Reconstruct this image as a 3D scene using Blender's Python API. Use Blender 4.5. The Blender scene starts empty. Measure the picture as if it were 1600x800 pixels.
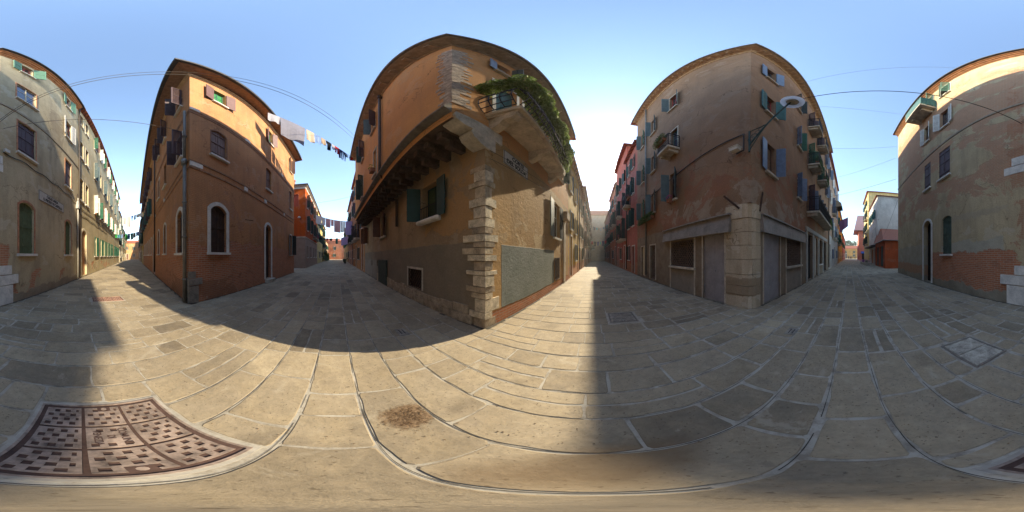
import bpy, math, random
from mathutils import Vector, Matrix
random.seed(7)
SC=bpy.context.scene; COL=SC.collection
R=math.radians
SUN_AZ, SUN_EL = 36.4, 29.3
# ------------------------------------------------------------------ mesh helper
class MB:
    def __init__(s): s.v=[]; s.f=[]; s.m=[]; s.uv=[]
    def face(s,pts,m=0,uv=None):
        i=len(s.v); s.v+= [tuple(p) for p in pts]; s.f.append(tuple(range(i,i+len(pts)))); s.m.append(m)
        if uv is None:
            p0=Vector(pts[0]); n=Vector((0,0,0))
            for a in range(len(pts)):
                p=Vector(pts[a]); q=Vector(pts[(a+1)%len(pts)])
                n+=Vector(((p.y-q.y)*(p.z+q.z),(p.z-q.z)*(p.x+q.x),(p.x-q.x)*(p.y+q.y)))
            if abs(n.z)>abs(n.x)+abs(n.y): uv=[(p[0],p[1]) for p in pts]
            else:
                t=Vector((-n.y,n.x,0)); t=t.normalized() if t.length>1e-9 else Vector((1,0,0))
                uv=[(p[0]*t.x+p[1]*t.y,p[2]) for p in pts]
        s.uv+=list(uv)
    def hexa(s,p,m=0):   # p: 8 points, bottom 4 ccw, top 4 ccw
        for q in ((3,2,1,0),(4,5,6,7),(0,1,5,4),(1,2,6,5),(2,3,7,6),(3,0,4,7)): s.face([p[k] for k in q],m)
    def box(s,x0,x1,y0,y1,z0,z1,m=0):
        if x0>x1:x0,x1=x1,x0
        if y0>y1:y0,y1=y1,y0
        s.hexa([(x0,y0,z0),(x1,y0,z0),(x1,y1,z0),(x0,y1,z0),(x0,y0,z1),(x1,y0,z1),(x1,y1,z1),(x0,y1,z1)],m)
    def bar(s,a,b,w,h=None,m=0,up=(0,0,1)):
        a=Vector(a);b=Vector(b);h=h or w;d=(b-a)
        if d.length<1e-6: return
        d.normalize();u=Vector(up)
        if abs(d.dot(u))>.98:u=Vector((1,0,0))
        x=d.cross(u).normalized();y=x.cross(d)
        x*=w/2;y*=h/2
        s.hexa([a-x-y,a+x-y,b+x-y,b-x-y,a-x+y,a+x+y,b+x+y,b-x+y],m)
    def tube(s,pts,r,n=6,m=0,caps=True):
        pts=[Vector(p) for p in pts]; rs=r if isinstance(r,(list,tuple)) else [r]*len(pts); rings=[]
        px=None
        for i,p in enumerate(pts):
            d=(pts[min(i+1,len(pts)-1)]-pts[max(i-1,0)])
            if d.length<1e-9:d=Vector((0,0,1))
            d.normalize()
            if px is None:
                u=Vector((0,0,1)) if abs(d.z)<.9 else Vector((1,0,0)); px=d.cross(u).normalized()
            px=(px-d*px.dot(d)); px=px.normalized() if px.length>1e-6 else d.orthogonal().normalized()
            py=d.cross(px)
            rings.append([p+px*(rs[i]*math.cos(2*math.pi*k/n))+py*(rs[i]*math.sin(2*math.pi*k/n)) for k in range(n)])
        b=len(s.v)
        for rg in rings: s.v+=[tuple(q) for q in rg]
        for i in range(len(rings)-1):
            for k in range(n):
                k2=(k+1)%n
                s.f.append((b+i*n+k,b+i*n+k2,b+(i+1)*n+k2,b+(i+1)*n+k)); s.m.append(m); s.uv+=[(0,0),(1,0),(1,1),(0,1)]
        if caps:
            s.f.append(tuple(b+k for k in reversed(range(n)))); s.m.append(m); s.uv+=[(0,0)]*n
            e=b+(len(rings)-1)*n
            s.f.append(tuple(e+k for k in range(n))); s.m.append(m); s.uv+=[(0,0)]*n
    def xf(s,fn): s.v=[tuple(fn(Vector(p))) for p in s.v]; return s
    def mesh(s,name,mats,smooth=False):
        me=bpy.data.meshes.new(name); me.from_pydata(s.v,[],s.f)
        for mt in (mats if isinstance(mats,(list,tuple)) else [mats]): me.materials.append(mt)
        me.polygons.foreach_set('material_index',s.m)
        l=me.uv_layers.new(name='UVMap'); fl=[c for q in s.uv for c in q]; l.data.foreach_set('uv',fl)
        if smooth: me.polygons.foreach_set('use_smooth',[True]*len(s.f))
        me.update(); return me
def link(name,me,parent=None,loc=(0,0,0),rz=0,rot=None):
    o=bpy.data.objects.new(name,me); COL.objects.link(o)
    if parent is not None:o.parent=parent
    o.location=loc; o.rotation_euler=rot if rot else (0,0,rz); return o
def tag(o,label=None,cat=None,group=None,kind=None):
    if label:o['label']=label
    if cat:o['category']=cat
    if group:o['group']=group
    if kind:o['kind']=kind
    return o
def thing(name,label,cat,loc=(0,0,0),rz=0,group=None):
    return tag(link(name,None,None,loc,rz),label,cat,group)
# ------------------------------------------------------------------ materials
def newmat(name):
    m=bpy.data.materials.new(name); m.use_nodes=True; return m,m.node_tree.nodes,m.node_tree.links,m.node_tree.nodes['Principled BSDF']
def c4(c): return (c[0],c[1],c[2],1)
class NT:
    def __init__(s,n,l): s.n=n; s.l=l
    def set(s,sock,v):
        if hasattr(v,'is_output'): s.l.new(v,sock)
        else: sock.default_value=v
    def node(s,t,**k):
        x=s.n.new(t)
        for a,b in k.items(): setattr(x,a,b)
        return x
    def math(s,op,a,b=0,clamp=False):
        x=s.node('ShaderNodeMath',operation=op); x.use_clamp=clamp
        s.set(x.inputs[0],a); s.set(x.inputs[1],b); return x.outputs[0]
    def mix(s,f,a,b,bt='MIX'):
        x=s.node('ShaderNodeMix',data_type='RGBA',blend_type=bt)
        s.set(x.inputs[0],f); s.set(x.inputs[6],a if hasattr(a,'is_output') else c4(a)); s.set(x.inputs[7],b if hasattr(b,'is_output') else c4(b)); return x.outputs[2]
    def noise(s,vec,scale,detail=4,rough=.55,dist=0):
        x=s.node('ShaderNodeTexNoise'); s.l.new(vec,x.inputs['Vector']); x.inputs['Scale'].default_value=scale
        x.inputs['Detail'].default_value=detail; x.inputs['Roughness'].default_value=rough; x.inputs['Distortion'].default_value=dist; return x.outputs['Fac']
    def ramp(s,v,a,b,lo=0.,hi=1.):
        x=s.node('ShaderNodeMapRange'); x.clamp=True; s.set(x.inputs[0],v)
        x.inputs[1].default_value=a; x.inputs[2].default_value=b; x.inputs[3].default_value=lo; x.inputs[4].default_value=hi; return x.outputs[0]
    def mapping(s,vec,scale=(1,1,1),loc=(0,0,0),rot=(0,0,0)):
        x=s.node('ShaderNodeMapping'); s.l.new(vec,x.inputs[0]); x.inputs['Scale'].default_value=scale; x.inputs['Location'].default_value=loc; x.inputs['Rotation'].default_value=rot; return x.outputs[0]
    def bump(s,h,strength,dist=.02,nrm=None):
        x=s.node('ShaderNodeBump'); s.l.new(h,x.inputs['Height']); x.inputs['Strength'].default_value=strength; x.inputs['Distance'].default_value=dist
        if nrm is not None: s.l.new(nrm,x.inputs['Normal'])
        return x.outputs[0]
MC={}
def simple(name,col,rough=.7,metal=0,var=.25,scale=6,bump=.15,spec=.4,coord='Object'):
    if name in MC:return MC[name]
    m,n,l,p=newmat(name); t=NT(n,l); tc=t.node('ShaderNodeTexCoord').outputs[coord]
    a=t.noise(tc,scale,5,.6); b=t.noise(tc,scale*6,3,.6)
    f=t.ramp(a,.3,.7,-var,var); g=t.ramp(b,.3,.7,-var*.5,var*.5); k=t.math('ADD',t.math('ADD',f,g),1)
    vm=t.node('ShaderNodeVectorMath',operation='SCALE'); vm.inputs[0].default_value=col[:3]; l.new(k,vm.inputs['Scale'])
    l.new(vm.outputs[0],p.inputs['Base Color']); p.inputs['Roughness'].default_value=rough; p.inputs['Metallic'].default_value=metal
    p.inputs['Specular IOR Level'].default_value=spec
    if bump: l.new(t.bump(b,bump,.01),p.inputs['Normal'])
    MC[name]=m; return m
def glassmat(name='window_glass',col=(.03,.035,.04),rough=.06):
    if name in MC:return MC[name]
    m,n,l,p=newmat(name); t=NT(n,l); tc=t.node('ShaderNodeTexCoord').outputs['Object']
    a=t.noise(tc,1.5,2); l.new(t.mix(t.ramp(a,.35,.65),col,(col[0]*2.2,col[1]*2.2,col[2]*2.2)),p.inputs['Base Color'])
    p.inputs['Roughness'].default_value=rough; p.inputs['Specular IOR Level'].default_value=.8
    l.new(t.bump(t.noise(tc,3,1),.06,.02),p.inputs['Normal']); MC[name]=m; return m
BR1,BR2,MORT=(.50,.175,.08),(.36,.125,.062),(.44,.36,.27)
def sat(c,k=1.22):
    g=.3*c[0]+.59*c[1]+.11*c[2]; return tuple(max(.01,g+(x-g)*k) for x in c)
def wallmat(name,c1,c2,stain=(.12,.1,.08),layers=(),seed=0,stainamt=.6,streak=.5,rough=.92,big=.55,bumpy=.5,facebrick=0):
    if name in MC:return MC[name]
    c1,c2=sat(c1),sat(c2)
    m,n,l,p=newmat(name); t=NT(n,l); uv0=t.node('ShaderNodeTexCoord').outputs['UV']
    uv=t.mapping(uv0,loc=(seed*3.7,0,seed))
    base=t.mix(t.ramp(t.noise(uv,big,7,.6,.4),.36,.64),c1,c2)
    # broad weathering, streaks and fine grime
    st=t.ramp(t.noise(t.mapping(uv,scale=(1.5,.22,1)),1.3,6,.65),.48,.76,0,streak)
    base=t.mix(st,base,stain)
    bl=t.ramp(t.noise(uv,2.3,8,.68,.8),.52,.78,0,stainamt*.75); base=t.mix(bl,base,(stain[0]*1.3,stain[1]*1.25,stain[2]*1.2))
    lt=t.ramp(t.noise(uv,3.1,6,.62,1.2),.62,.72,0,.35*stainamt); base=t.mix(lt,base,(min(1,c1[0]*1.5+.03),min(1,c1[1]*1.55+.03),min(1,c1[2]*1.7+.03)))
    rp=t.ramp(t.noise(t.mapping(uv,loc=(11,7,2),scale=(1,1.3,1)),.75,7,.6,.3),.575,.60,0,.5*min(1,stainamt*1.5)); g_=(c1[0]+c1[1]+c1[2])/3; base=t.mix(rp,base,(c1[0]*.55+g_*.62,c1[1]*.6+g_*.55,c1[2]*.7+g_*.42))
    vo=t.node('ShaderNodeTexVoronoi',feature='DISTANCE_TO_EDGE'); va=t.node('ShaderNodeVectorMath',operation='ADD'); l.new(uv,va.inputs[0]); nz=t.node('ShaderNodeTexNoise'); l.new(uv,nz.inputs['Vector']); nz.inputs['Scale'].default_value=2.2; nz.inputs['Detail'].default_value=6; vs_=t.node('ShaderNodeVectorMath',operation='SCALE'); l.new(nz.outputs['Color'],vs_.inputs[0]); vs_.inputs['Scale'].default_value=.9; l.new(vs_.outputs[0],va.inputs[1]); l.new(va.outputs[0],vo.inputs['Vector']); vo.inputs['Scale'].default_value=.55
    ck=t.math('MULTIPLY',t.ramp(vo.outputs['Distance'],.012,.004),t.ramp(t.noise(uv,.8,3),.48,.58,0,.75)); base=t.mix(ck,base,(c1[0]*.35,c1[1]*.33,c1[2]*.32))
    fine=t.noise(uv,22,5,.7); base=t.mix(1,base,t.mix(t.ramp(fine,.25,.75),(.80,.80,.80),(1.14,1.14,1.14)),'MULTIPLY')
    sx=t.node('ShaderNodeSeparateXYZ'); l.new(uv0,sx.inputs[0]); X,Z=sx.outputs[0],sx.outputs[1]
    h=t.math('MULTIPLY',t.noise(uv,9,6,.7),.6)
    w1=t.noise(uv,.9,6,.68,.6); w2=t.noise(uv,3.5,4,.6)
    bt=t.node('ShaderNodeTexBrick'); l.new(uv0,bt.inputs[0]); bt.inputs['Scale'].default_value=1; bt.inputs['Brick Width'].default_value=.26; bt.inputs['Row Height'].default_value=.072
    bt.inputs['Mortar Size'].default_value=.009; bt.inputs['Mortar Smooth'].default_value=.3; bt.inputs['Color1'].default_value=c4(BR1); bt.inputs['Color2'].default_value=c4(BR2); bt.inputs['Mortar'].default_value=c4(MORT)
    bn=t.ramp(t.noise(t.mapping(uv,scale=(4,14,1)),1.0,4,.7),.35,.7)
    bcol=t.mix(t.math('MULTIPLY',bn,.6),bt.outputs[0],(.50,.25,.14)); bcol=t.mix(t.ramp(t.noise(uv,1.7,5,.6),.52,.74,0,.45),bcol,(.20,.105,.065))
    bcol=t.mix(t.ramp(t.noise(uv,4.1,5,.6),.6,.7,0,.5),bcol,(.42,.36,.28))
    if facebrick:  # thin wash over brick: courses show through
        base=t.mix(t.math('MULTIPLY',bt.outputs['Fac'],facebrick),base,(c1[0]*.6,c1[1]*.58,c1[2]*.58))
        h=t.math('SUBTRACT',h,t.math('MULTIPLY',bt.outputs['Fac'],.35*facebrick))
    for L in layers:
        wob=L.get('wob',.3)
        zz=t.math('ADD',Z,t.math('MULTIPLY',t.math('SUBTRACT',w1,.5),wob*2.6)); zz=t.math('ADD',zz,t.math('MULTIPLY',t.math('SUBTRACT',w2,.5),wob*.5))
        e=L.get('edge',.02)
        mk=t.math('MULTIPLY',t.ramp(zz,L['z'][0]-e,L['z'][0]+e),t.ramp(zz,L['z'][1]+e,L['z'][1]-e))
        if 's' in L:
            xx=t.math('ADD',X,t.math('MULTIPLY',t.math('SUBTRACT',w1,.5),wob*3))
            mk=t.math('MULTIPLY',mk,t.math('MULTIPLY',t.ramp(xx,L['s'][0]-e,L['s'][0]+e),t.ramp(xx,L['s'][1]+e,L['s'][1]-e)))
        if 'patch' in L:
            sc,th=L['patch']; mk=t.math('MULTIPLY',mk,t.ramp(t.noise(t.mapping(uv,loc=(L.get('off',5),3,1),scale=L.get('pscale',(1,1,1))),sc,7,.62,.5),th,th+.02))
        mk=t.math('MULTIPLY',mk,L.get('amt',1))
        if L.get('kind')=='brick':
            col=t.mix(L.get('wash',0),bcol,L.get('col',(.3,.2,.12)))
            hh=t.math('SUBTRACT',t.math('MULTIPLY',bt.outputs['Fac'],-.5),.25)
        else:
            col=t.mix(t.ramp(t.noise(uv,1.9,6,.65),.35,.65),sat(L['col'],1.15),sat(L.get('col2',L['col']),1.15)); col=t.mix(1,col,t.mix(t.ramp(fine,.25,.75),(.82,.82,.82),(1.12,1.12,1.12)),'MULTIPLY')
            hh=t.math('ADD',t.math('MULTIPLY',t.noise(uv,12,5,.7),.6),L.get('h',.15))
        base=t.mix(mk,base,col)
        mh=t.node('ShaderNodeMix'); l.new(mk,mh.inputs[0]); l.new(h,mh.inputs[2]); l.new(hh,mh.inputs[3]); h=mh.outputs[0]
    l.new(base,p.inputs['Base Color']); p.inputs['Roughness'].default_value=rough; p.inputs['Specular IOR Level'].default_value=.15
    l.new(t.bump(h,bumpy,.035),p.inputs['Normal']); MC[name]=m; return m
stone=simple('pale_limestone',(.50,.44,.35),.85,var=.3,scale=3,bump=.4,spec=.2)
stone_w=simple('white_istrian_stone',(.66,.63,.57),.8,var=.2,scale=3,bump=.3,spec=.25)
stone_d=simple('weathered_grey_stone',(.24,.215,.18),.9,var=.35,scale=4,bump=.5,spec=.2)
iron=simple('black_iron',(.02,.02,.022),.5,.3,var=.3,bump=.1)
rust=simple('rusty_iron',(.07,.035,.022),.8,.2,var=.4,bump=.3)
cablem=simple('dark_cable',(.035,.03,.028),.7,var=.1,bump=0)
cablel=simple('grey_cable',(.13,.12,.11),.7,var=.1,bump=0)
zinc=simple('zinc_pipe',(.17,.165,.15),.55,.3,var=.25,scale=3,bump=.1)
copper=simple('dark_drainpipe',(.06,.045,.035),.6,.3,var=.3,scale=3)
greypaint=simple('grey_metal_paint',(.31,.295,.30),.6,.0,var=.14,scale=2.2,bump=.06)
hoodpaint=simple('grey_brown_metal_hood',(.25,.225,.20),.55,.1,var=.25,scale=2.2,bump=.1)
gutterm=simple('dark_gutter',(.045,.038,.032),.7,.1,var=.3)
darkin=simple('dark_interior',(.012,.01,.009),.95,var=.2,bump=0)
GL=glassmat(); GLB=glassmat('blue_window_glass',(.05,.06,.09),.05)
wood_dark=simple('dark_brown_boards',(.045,.026,.018),.7,var=.35,scale=4,bump=.3)
wood_beam=simple('old_oak_beams',(.10,.062,.04),.9,var=.5,scale=5,bump=.7)
wood_orange=simple('varnished_wood_door',(.36,.15,.05),.5,var=.35,scale=5,bump=.2)
wood_grey=simple('weathered_boards',(.13,.10,.08),.85,var=.4,scale=5,bump=.4)
frame_w=simple('white_window_paint',(.60,.56,.48),.6,var=.12)
frame_b=simple('brown_window_paint',(.09,.055,.04),.6,var=.2)
frame_cream=simple('cream_surround',(.62,.53,.36),.8,var=.18)
brickframe=simple('pinkish_brick_surround',(.42,.20,.11),.9,var=.35,scale=7,bump=.5)
def paint(nm,c,r=.6): return simple(nm,c,r,var=.22,scale=5,bump=.15)
sh_green=paint('green_shutter_paint',(.02,.11,.065)); sh_dgreen=paint('dark_green_shutter_paint',(.014,.045,.035))
sh_teal=paint('teal_shutter_paint',(.035,.13,.13)); sh_sage=paint('sage_green_shutter_paint',(.10,.22,.15))
sh_brown=paint('brown_shutter_paint',(.15,.075,.065)); sh_dark=paint('dark_violet_shutter_paint',(.075,.045,.055)); sh_dbrown=paint('red_brown_shutter_paint',(.16,.085,.06))
sh_blue=paint('slate_blue_shutter_paint',(.13,.18,.27),.45); sh_white=paint('white_shutter_paint',(.55,.54,.50)); sh_oldgreen=paint('faded_green_boards',(.10,.135,.07),.85)
sh_black=paint('black_green_shutter_paint',(.012,.02,.02)); sh_brightgreen=paint('bright_green_roller_blind',(.02,.20,.05)); sh_grey=paint('grey_blue_shutter_paint',(.085,.12,.125))
red_in=paint('red_window_frame',(.32,.04,.03))
def tilemat():
    m,n,l,p=newmat('terracotta_tiles'); t=NT(n,l); uv=t.node('ShaderNodeTexCoord').outputs['UV']
    w=t.node('ShaderNodeTexWave'); w.inputs['Scale'].default_value=.9; w.inputs['Distortion'].default_value=.3; l.new(uv,w.inputs[0])
    c=t.mix(t.ramp(t.noise(uv,5,5,.6),.35,.65),(.46,.15,.075),(.30,.10,.055)); c=t.mix(t.ramp(w.outputs['Fac'],.15,.5,.75,0),c,(.10,.04,.028)); l.new(c,p.inputs['Base Color']); p.inputs['Roughness'].default_value=.9
    l.new(t.bump(w.outputs['Fac'],.8,.06),p.inputs['Normal']); return m
tiles=tilemat()
# ------------------------------------------------------------------ facades and houses
def dirv(az): a=R(az); return Vector((math.sin(a),math.cos(a),0))
class Fac:
    def __init__(s,o,az,side):
        s.o=Vector((o[0],o[1],0)); s.d=dirv(az); s.az=az; s.side=side
        s.out=Vector((s.d.y,-s.d.x,0))*side
        Y=-s.out; X=Vector((Y.y,-Y.x,0)); s.xs=side; s.rz=math.atan2(X.y,X.x); s.ops=[]; s.panels=[]
    def P(s,a,d,z): p=s.o+s.d*a+s.out*d; return Vector((p.x,p.y,z))
    def at(s,a): p=s.P(a,0,0); return (p.x,p.y)
def arch_pts(w,h,r,n=10):
    """outline of an opening: bottom-left, up, over the arch, bottom-right (x from -w/2 to w/2)"""
    if r<=0: return [(-w/2,0),(-w/2,h),(w/2,h),(w/2,0)]
    if r>=w/2: r=w/2-1e-4
    rad=(w*w/4+r*r)/(2*r); cz=h-rad; a=math.asin(min(1,(w/2)/rad))
    return [(-w/2,0)]+[(rad*math.sin(-a+2*a*k/n),cz+rad*math.cos(-a+2*a*k/n)) for k in range(n+1)]+[(w/2,0)]
def offs(pts,w):
    out=[]
    for i,(x,z) in enumerate(pts):
        ns=[]
        if i>0: dx,dz=x-pts[i-1][0],z-pts[i-1][1]; L=math.hypot(dx,dz) or 1; ns.append((-dz/L,dx/L))
        if i<len(pts)-1: dx,dz=pts[i+1][0]-x,pts[i+1][1]-z; L=math.hypot(dx,dz) or 1; ns.append((-dz/L,dx/L))
        nx=sum(a for a,b in ns); nz=sum(b for a,b in ns); L=math.hypot(nx,nz) or 1; nx/=L; nz/=L
        k=w/max(.4,nx*ns[0][0]+nz*ns[0][1]); out.append((x+nx*k,z+nz*k))
    return out
CACHE={}
def cached(key,fn):
    if key not in CACHE: CACHE[key]=fn()
    return CACHE[key]
def surround_mesh(w,h,r,fw,mat,proud=.03,bottom=True,jamb=.0):
    def mk():
        b=MB(); inn=arch_pts(w,h,r); o=offs(inn,fw)
        if bottom is False: o[0]=(o[0][0],0); o[-1]=(o[-1][0],0)
        yi,yo=jamb,-proud
        for i in range(len(inn)-1):
            a,c,d,e=inn[i],inn[i+1],o[i+1],o[i]
            b.face([(a[0],yo,a[1]),(c[0],yo,c[1]),(d[0],yo,d[1]),(e[0],yo,e[1])])
            b.face([(e[0],yo,e[1]),(d[0],yo,d[1]),(d[0],.0,d[1]),(e[0],.0,e[1])])
            b.face([(a[0],yi,a[1]),(c[0],yi,c[1]),(c[0],yo,c[1]),(a[0],yo,a[1])])
        return b.mesh('surround',mat)
    return cached(('sur',w,h,r,fw,mat.name,proud,jamb),mk)
def leaf_mesh(w,h,mat,style):
    def mk():
        b=MB(); t=.035; fr=.055
        if style=='board':
            n=max(2,round(w/.13)); 
            for i in range(n): b.box(i*w/n+.003,(i+1)*w/n-.003,-t,-.008,0,h)
            for z in (h*.15,h*.82): b.box(.02,w-.02,-t-.02,-t,z,z+.07)
        elif style=='plank':   # wide horizontal planks with dark gaps
            n=max(4,round(h/.19)); b.box(.01,w-.01,-.018,-.006,0,h)
            for i in range(n): b.box(0,w,-t,-.018,i*h/n+.012,(i+1)*h/n-.012)
        else:
            b.box(0,fr,-t,0,0,h); b.box(w-fr,w,-t,0,0,h); b.box(fr,w-fr,-t,0,0,fr); b.box(fr,w-fr,-t,0,h-fr,h); b.box(fr,w-fr,-t,0,h*.48,h*.48+fr)
            n=max(6,round(h/.075))
            for i in range(n):
                z=fr+(h-2*fr)*i/n; dz=(h-2*fr)/n
                b.hexa([(fr,-t+.004,z),(w-fr,-t+.004,z),(w-fr,-t+.012,z),(fr,-t+.012,z),(fr,-.012,z+dz*.95),(w-fr,-.012,z+dz*.95),(w-fr,-.004,z+dz*.95),(fr,-.004,z+dz*.95)])
        return b.mesh('shutter',mat)
    return cached(('leaf',round(w,2),round(h,2),mat.name,style),mk)
def mirror(me,key):
    def mk():
        m=me.copy(); m.transform(Matrix.Scale(-1,4,(1,0,0))); m.flip_normals(); return m
    return cached(('mir',me.name,key),mk)
class House:
    def __init__(s,name,label,cat,loc,group=None):
        s.loc=Vector((loc[0],loc[1],0)); s.e=thing(name,label,cat,s.loc,0,group); s.walls=MB(); s.mats=[]; s.wins=[]
    def mi(s,m):
        if m not in s.mats: s.mats.append(m)
        return s.mats.index(m)
    def part(s,name,b,mats,parent=None,smooth=False):
        """b holds world coordinates"""
        b.xf(lambda p:p-s.loc); return link(name,b.mesh(name,mats,smooth),s.e)
    def hole(s,F,s0,s1,z0,z1,arch=0,dp=.2):
        F.ops.append((min(s0,s1),max(s0,s1),z0,z1,arch,dp))
    def place(s,name,me,F,sc,z,d=0):
        p=F.P(sc,d,z)-s.loc; return link(name,me,s.e,p,F.rz)
    def win(s,F,s0,s1,z0,z1,kind='glass',frame=None,arch=0,sill=stone,sh=None,fm=frame_w,glass=None,dp=.17,bm=wood_dark,style='louvre',mull=1,name='window',rail=False,sw=None,label=None):
        s0,s1=min(s0,s1),max(s0,s1); w=round(s1-s0,2); h=round(z1-z0,2); s1=s0+w; z1=z0+h
        s.hole(F,s0,s1,z0,z1,arch,dp+.03); glass=glass or GL
        def mkw():
            b=MB(); y=dp
            if kind in('glass','dark'):
                f=.05; b.box(-w/2,-w/2+f,y-.02,y+.03,0,h); b.box(w/2-f,w/2,y-.02,y+.03,0,h); b.box(-w/2+f,w/2-f,y-.02,y+.03,0,f); b.box(-w/2+f,w/2-f,y-.02,y+.03,h-f,h)
                for k in range(mull): x=-w/2+w*(k+1)/(mull+1); b.box(x-.03,x+.03,y-.02,y+.03,f,h-f)
                if h>1.2: b.box(-w/2+f,w/2-f,y-.012,y+.028,h*.62-.015,h*.62+.015)
                return b.mesh('window',fm)
            if kind=='boards':
                n=max(3,round(w/.16))
                for i in range(n): b.box(-w/2+i*w/n+.004,-w/2+(i+1)*w/n-.004,y-.03+.006*(i%2),y,0,h)
                for z in (h*.14,h*.5,h*.84): b.box(-w/2+.02,w/2-.02,y-.055,y-.03,z,z+.05)
                b.box(-w/2,w/2,y,y+.02,0,h)
                b.box(-.018,.018,y-.045,y-.02,0,h)
                return b.mesh('window',bm)
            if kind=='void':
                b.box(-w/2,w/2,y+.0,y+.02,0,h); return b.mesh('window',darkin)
            if kind=='door':
                n=2 if w>.75 else 1
                for i in range(n):
                    x0,x1=-w/2+i*w/n,-w/2+(i+1)*w/n; b.box(x0+.008,x1-.008,y-.04,y,0,h)
                    for (za,zb) in ((.08,.3),(.34,.6),(.64,.93)):
                        b.box(x0+.09,x1-.09,y-.055,y-.04,h*za,h*zb)
                b.box(-w/2,w/2,y,y+.02,0,h)
                return b.mesh('door',bm)
            if kind=='flatdoor':
                b.box(-w/2,-.006,y-.04,y,0.01,h*.3); b.box(.006,w/2,y-.04,y,0.01,h*.3); b.box(-w/2,-.006,y-.04,y,h*.3+.006,h); b.box(.006,w/2,y-.04,y,h*.3+.006,h); b.box(-w/2,w/2,y,y+.02,0,h); b.box(.03,.07,y-.075,y-.04,h*.45,h*.45+.07); b.box(-.035,.035,y-.05,y-.04,.02,h-.02)
                for zz in (.2,.8):
                    for sx_ in (-1,1): b.box(sx_*(w/2-.0),sx_*(w/2-.06),y-.052,y-.04,h*zz,h*zz+.09)
                return b.mesh('door',bm)
        me=cached(('win',kind,w,h,fm.name,bm.name,dp,mull),mkw)
        o=s.place('door' if 'door' in kind else name,me,F,(s0+s1)/2,z0)
        if label:o['label']=label
        if kind in('glass','dark'):
            def mkp():
                b=MB(); b.box(-w/2+.01,w/2-.01,dp+.0,dp+.012,.01,h-.01); return b.mesh('pane',glass)
            link('pane',cached(('pane',w,h,dp,glass.name),mkp),o)
        if frame: link('surround',surround_mesh(w,h,arch,frame[1],frame[0],frame[2] if len(frame)>2 else .03,'door' not in kind),o)
        if sill:
            fw=frame[1] if frame else .06
            def mks():
                b=MB(); b.box(-w/2-fw-.03,w/2+fw+.03,-.11,dp*.6,-.09,-.002); return b.mesh('sill',sill)
            link('sill',cached(('sill',w,fw,dp,sill.name),mks),o)
        if sh:
            mL,aL,mR,aR=sh; lw=sw or w/2; yy=-.045
            ml=leaf_mesh(lw,h,mL,style); l1=link('shutter',ml,o,(-w/2,yy,0),rot=(0,0,-R(aL)))
            if aL>120: l1.location.y=-.012-.045
            mr=mirror(leaf_mesh(lw,h,mR,style),mR.name); l2=link('shutter',mr,o,(w/2,yy,0),rot=(0,0,R(aR)))
            if aR>120: l2.location.y=-.057
        if rail:
            def mkr():
                b=MB(); n=int(w/.1)
                b.bar((-w/2,-.06,.42),(w/2,-.06,.42),.025); b.bar((-w/2,-.06,.06),(w/2,-.06,.06),.02)
                for i in range(n+1): x=-w/2+w*i/n; b.bar((x,-.06,.06),(x,-.06,.42),.012)
                return b.mesh('railing',iron)
            link('railing',cached(('rl',w),mkr),o)
        return o
    def panel(s,F,s0,s1,z0,z1,mat,bot=None):
        """one flat wall with its openings cut through and their reveals"""
        W=s.walls; mi=s.mi(mat); ops=[o for o in F.ops if o[0]<s1 and o[1]>s0 and o[2]<z1 and o[3]>z0]
        xs=sorted({s0,s1}|{x for o in ops for x in o[:2] if s0<x<s1}); zs=sorted({z0,z1}|{z for o in ops for z in o[2:4] if z0<z<z1})
        def q(pts,uv):
            if F.side<0: pts=pts[::-1]; uv=uv[::-1]
            W.face([p-s.loc for p in pts],mi,uv)
        for i in range(len(xs)-1):
            for j in range(len(zs)-1):
                a,b,c,d=xs[i],xs[i+1],zs[j],zs[j+1]; mx,mz=(a+b)/2,(c+d)/2
                if any(o[0]<mx<o[1] and o[2]<mz<o[3] for o in ops): continue
                q([F.P(a,0,c),F.P(b,0,c),F.P(b,0,d),F.P(a,0,d)],[(a,c),(b,c),(b,d),(a,d)])
        for (a,b,c,d,r,dp) in ops:
            cx=(a+b)/2; pts=[(cx+x,c+z) for x,z in arch_pts(b-a,d-c,r)]
            loop=pts if c<=z0+.001 else pts+[pts[0]]
            for k in range(len(loop)-1):
                p,n=loop[k],loop[k+1]
                q([F.P(p[0],0,p[1]),F.P(p[0],-dp,p[1]),F.P(n[0],-dp,n[1]),F.P(n[0],0,n[1])],[(p[0],p[1]),(p[0]+dp,p[1]),(n[0]+dp,n[1]),(n[0],n[1])])
            if r>0:
                arc=pts[1:-1]
                for k in range(len(arc)-1):
                    p,n=arc[k],arc[k+1]
                    q([F.P(p[0],0,p[1]),F.P(n[0],0,n[1]),F.P(n[0],0,d),F.P(p[0],0,d)],[p,n,(n[0],d),(p[0],d)])
    def blank(s,pts,z0,z1,mat):
        mi=s.mi(mat)
        for a,b in zip(pts[:-1],pts[1:]):
            A=Vector((a[0],a[1],0))-s.loc;B=Vector((b[0],b[1],0))-s.loc; L=(B-A).length
            s.walls.face([A+Vector((0,0,z0)),B+Vector((0,0,z0)),B+Vector((0,0,z1)),A+Vector((0,0,z1))],mi,[(0,z0),(L,z0),(L,z1),(0,z1)])
    def flat(s,pts,z,mat):
        s.walls.face([Vector((a,b,z))-s.loc for a,b in pts],s.mi(mat))
    def finish(s): 
        o=link('wall',s.walls.mesh('wall',s.mats),s.e); return o
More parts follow.
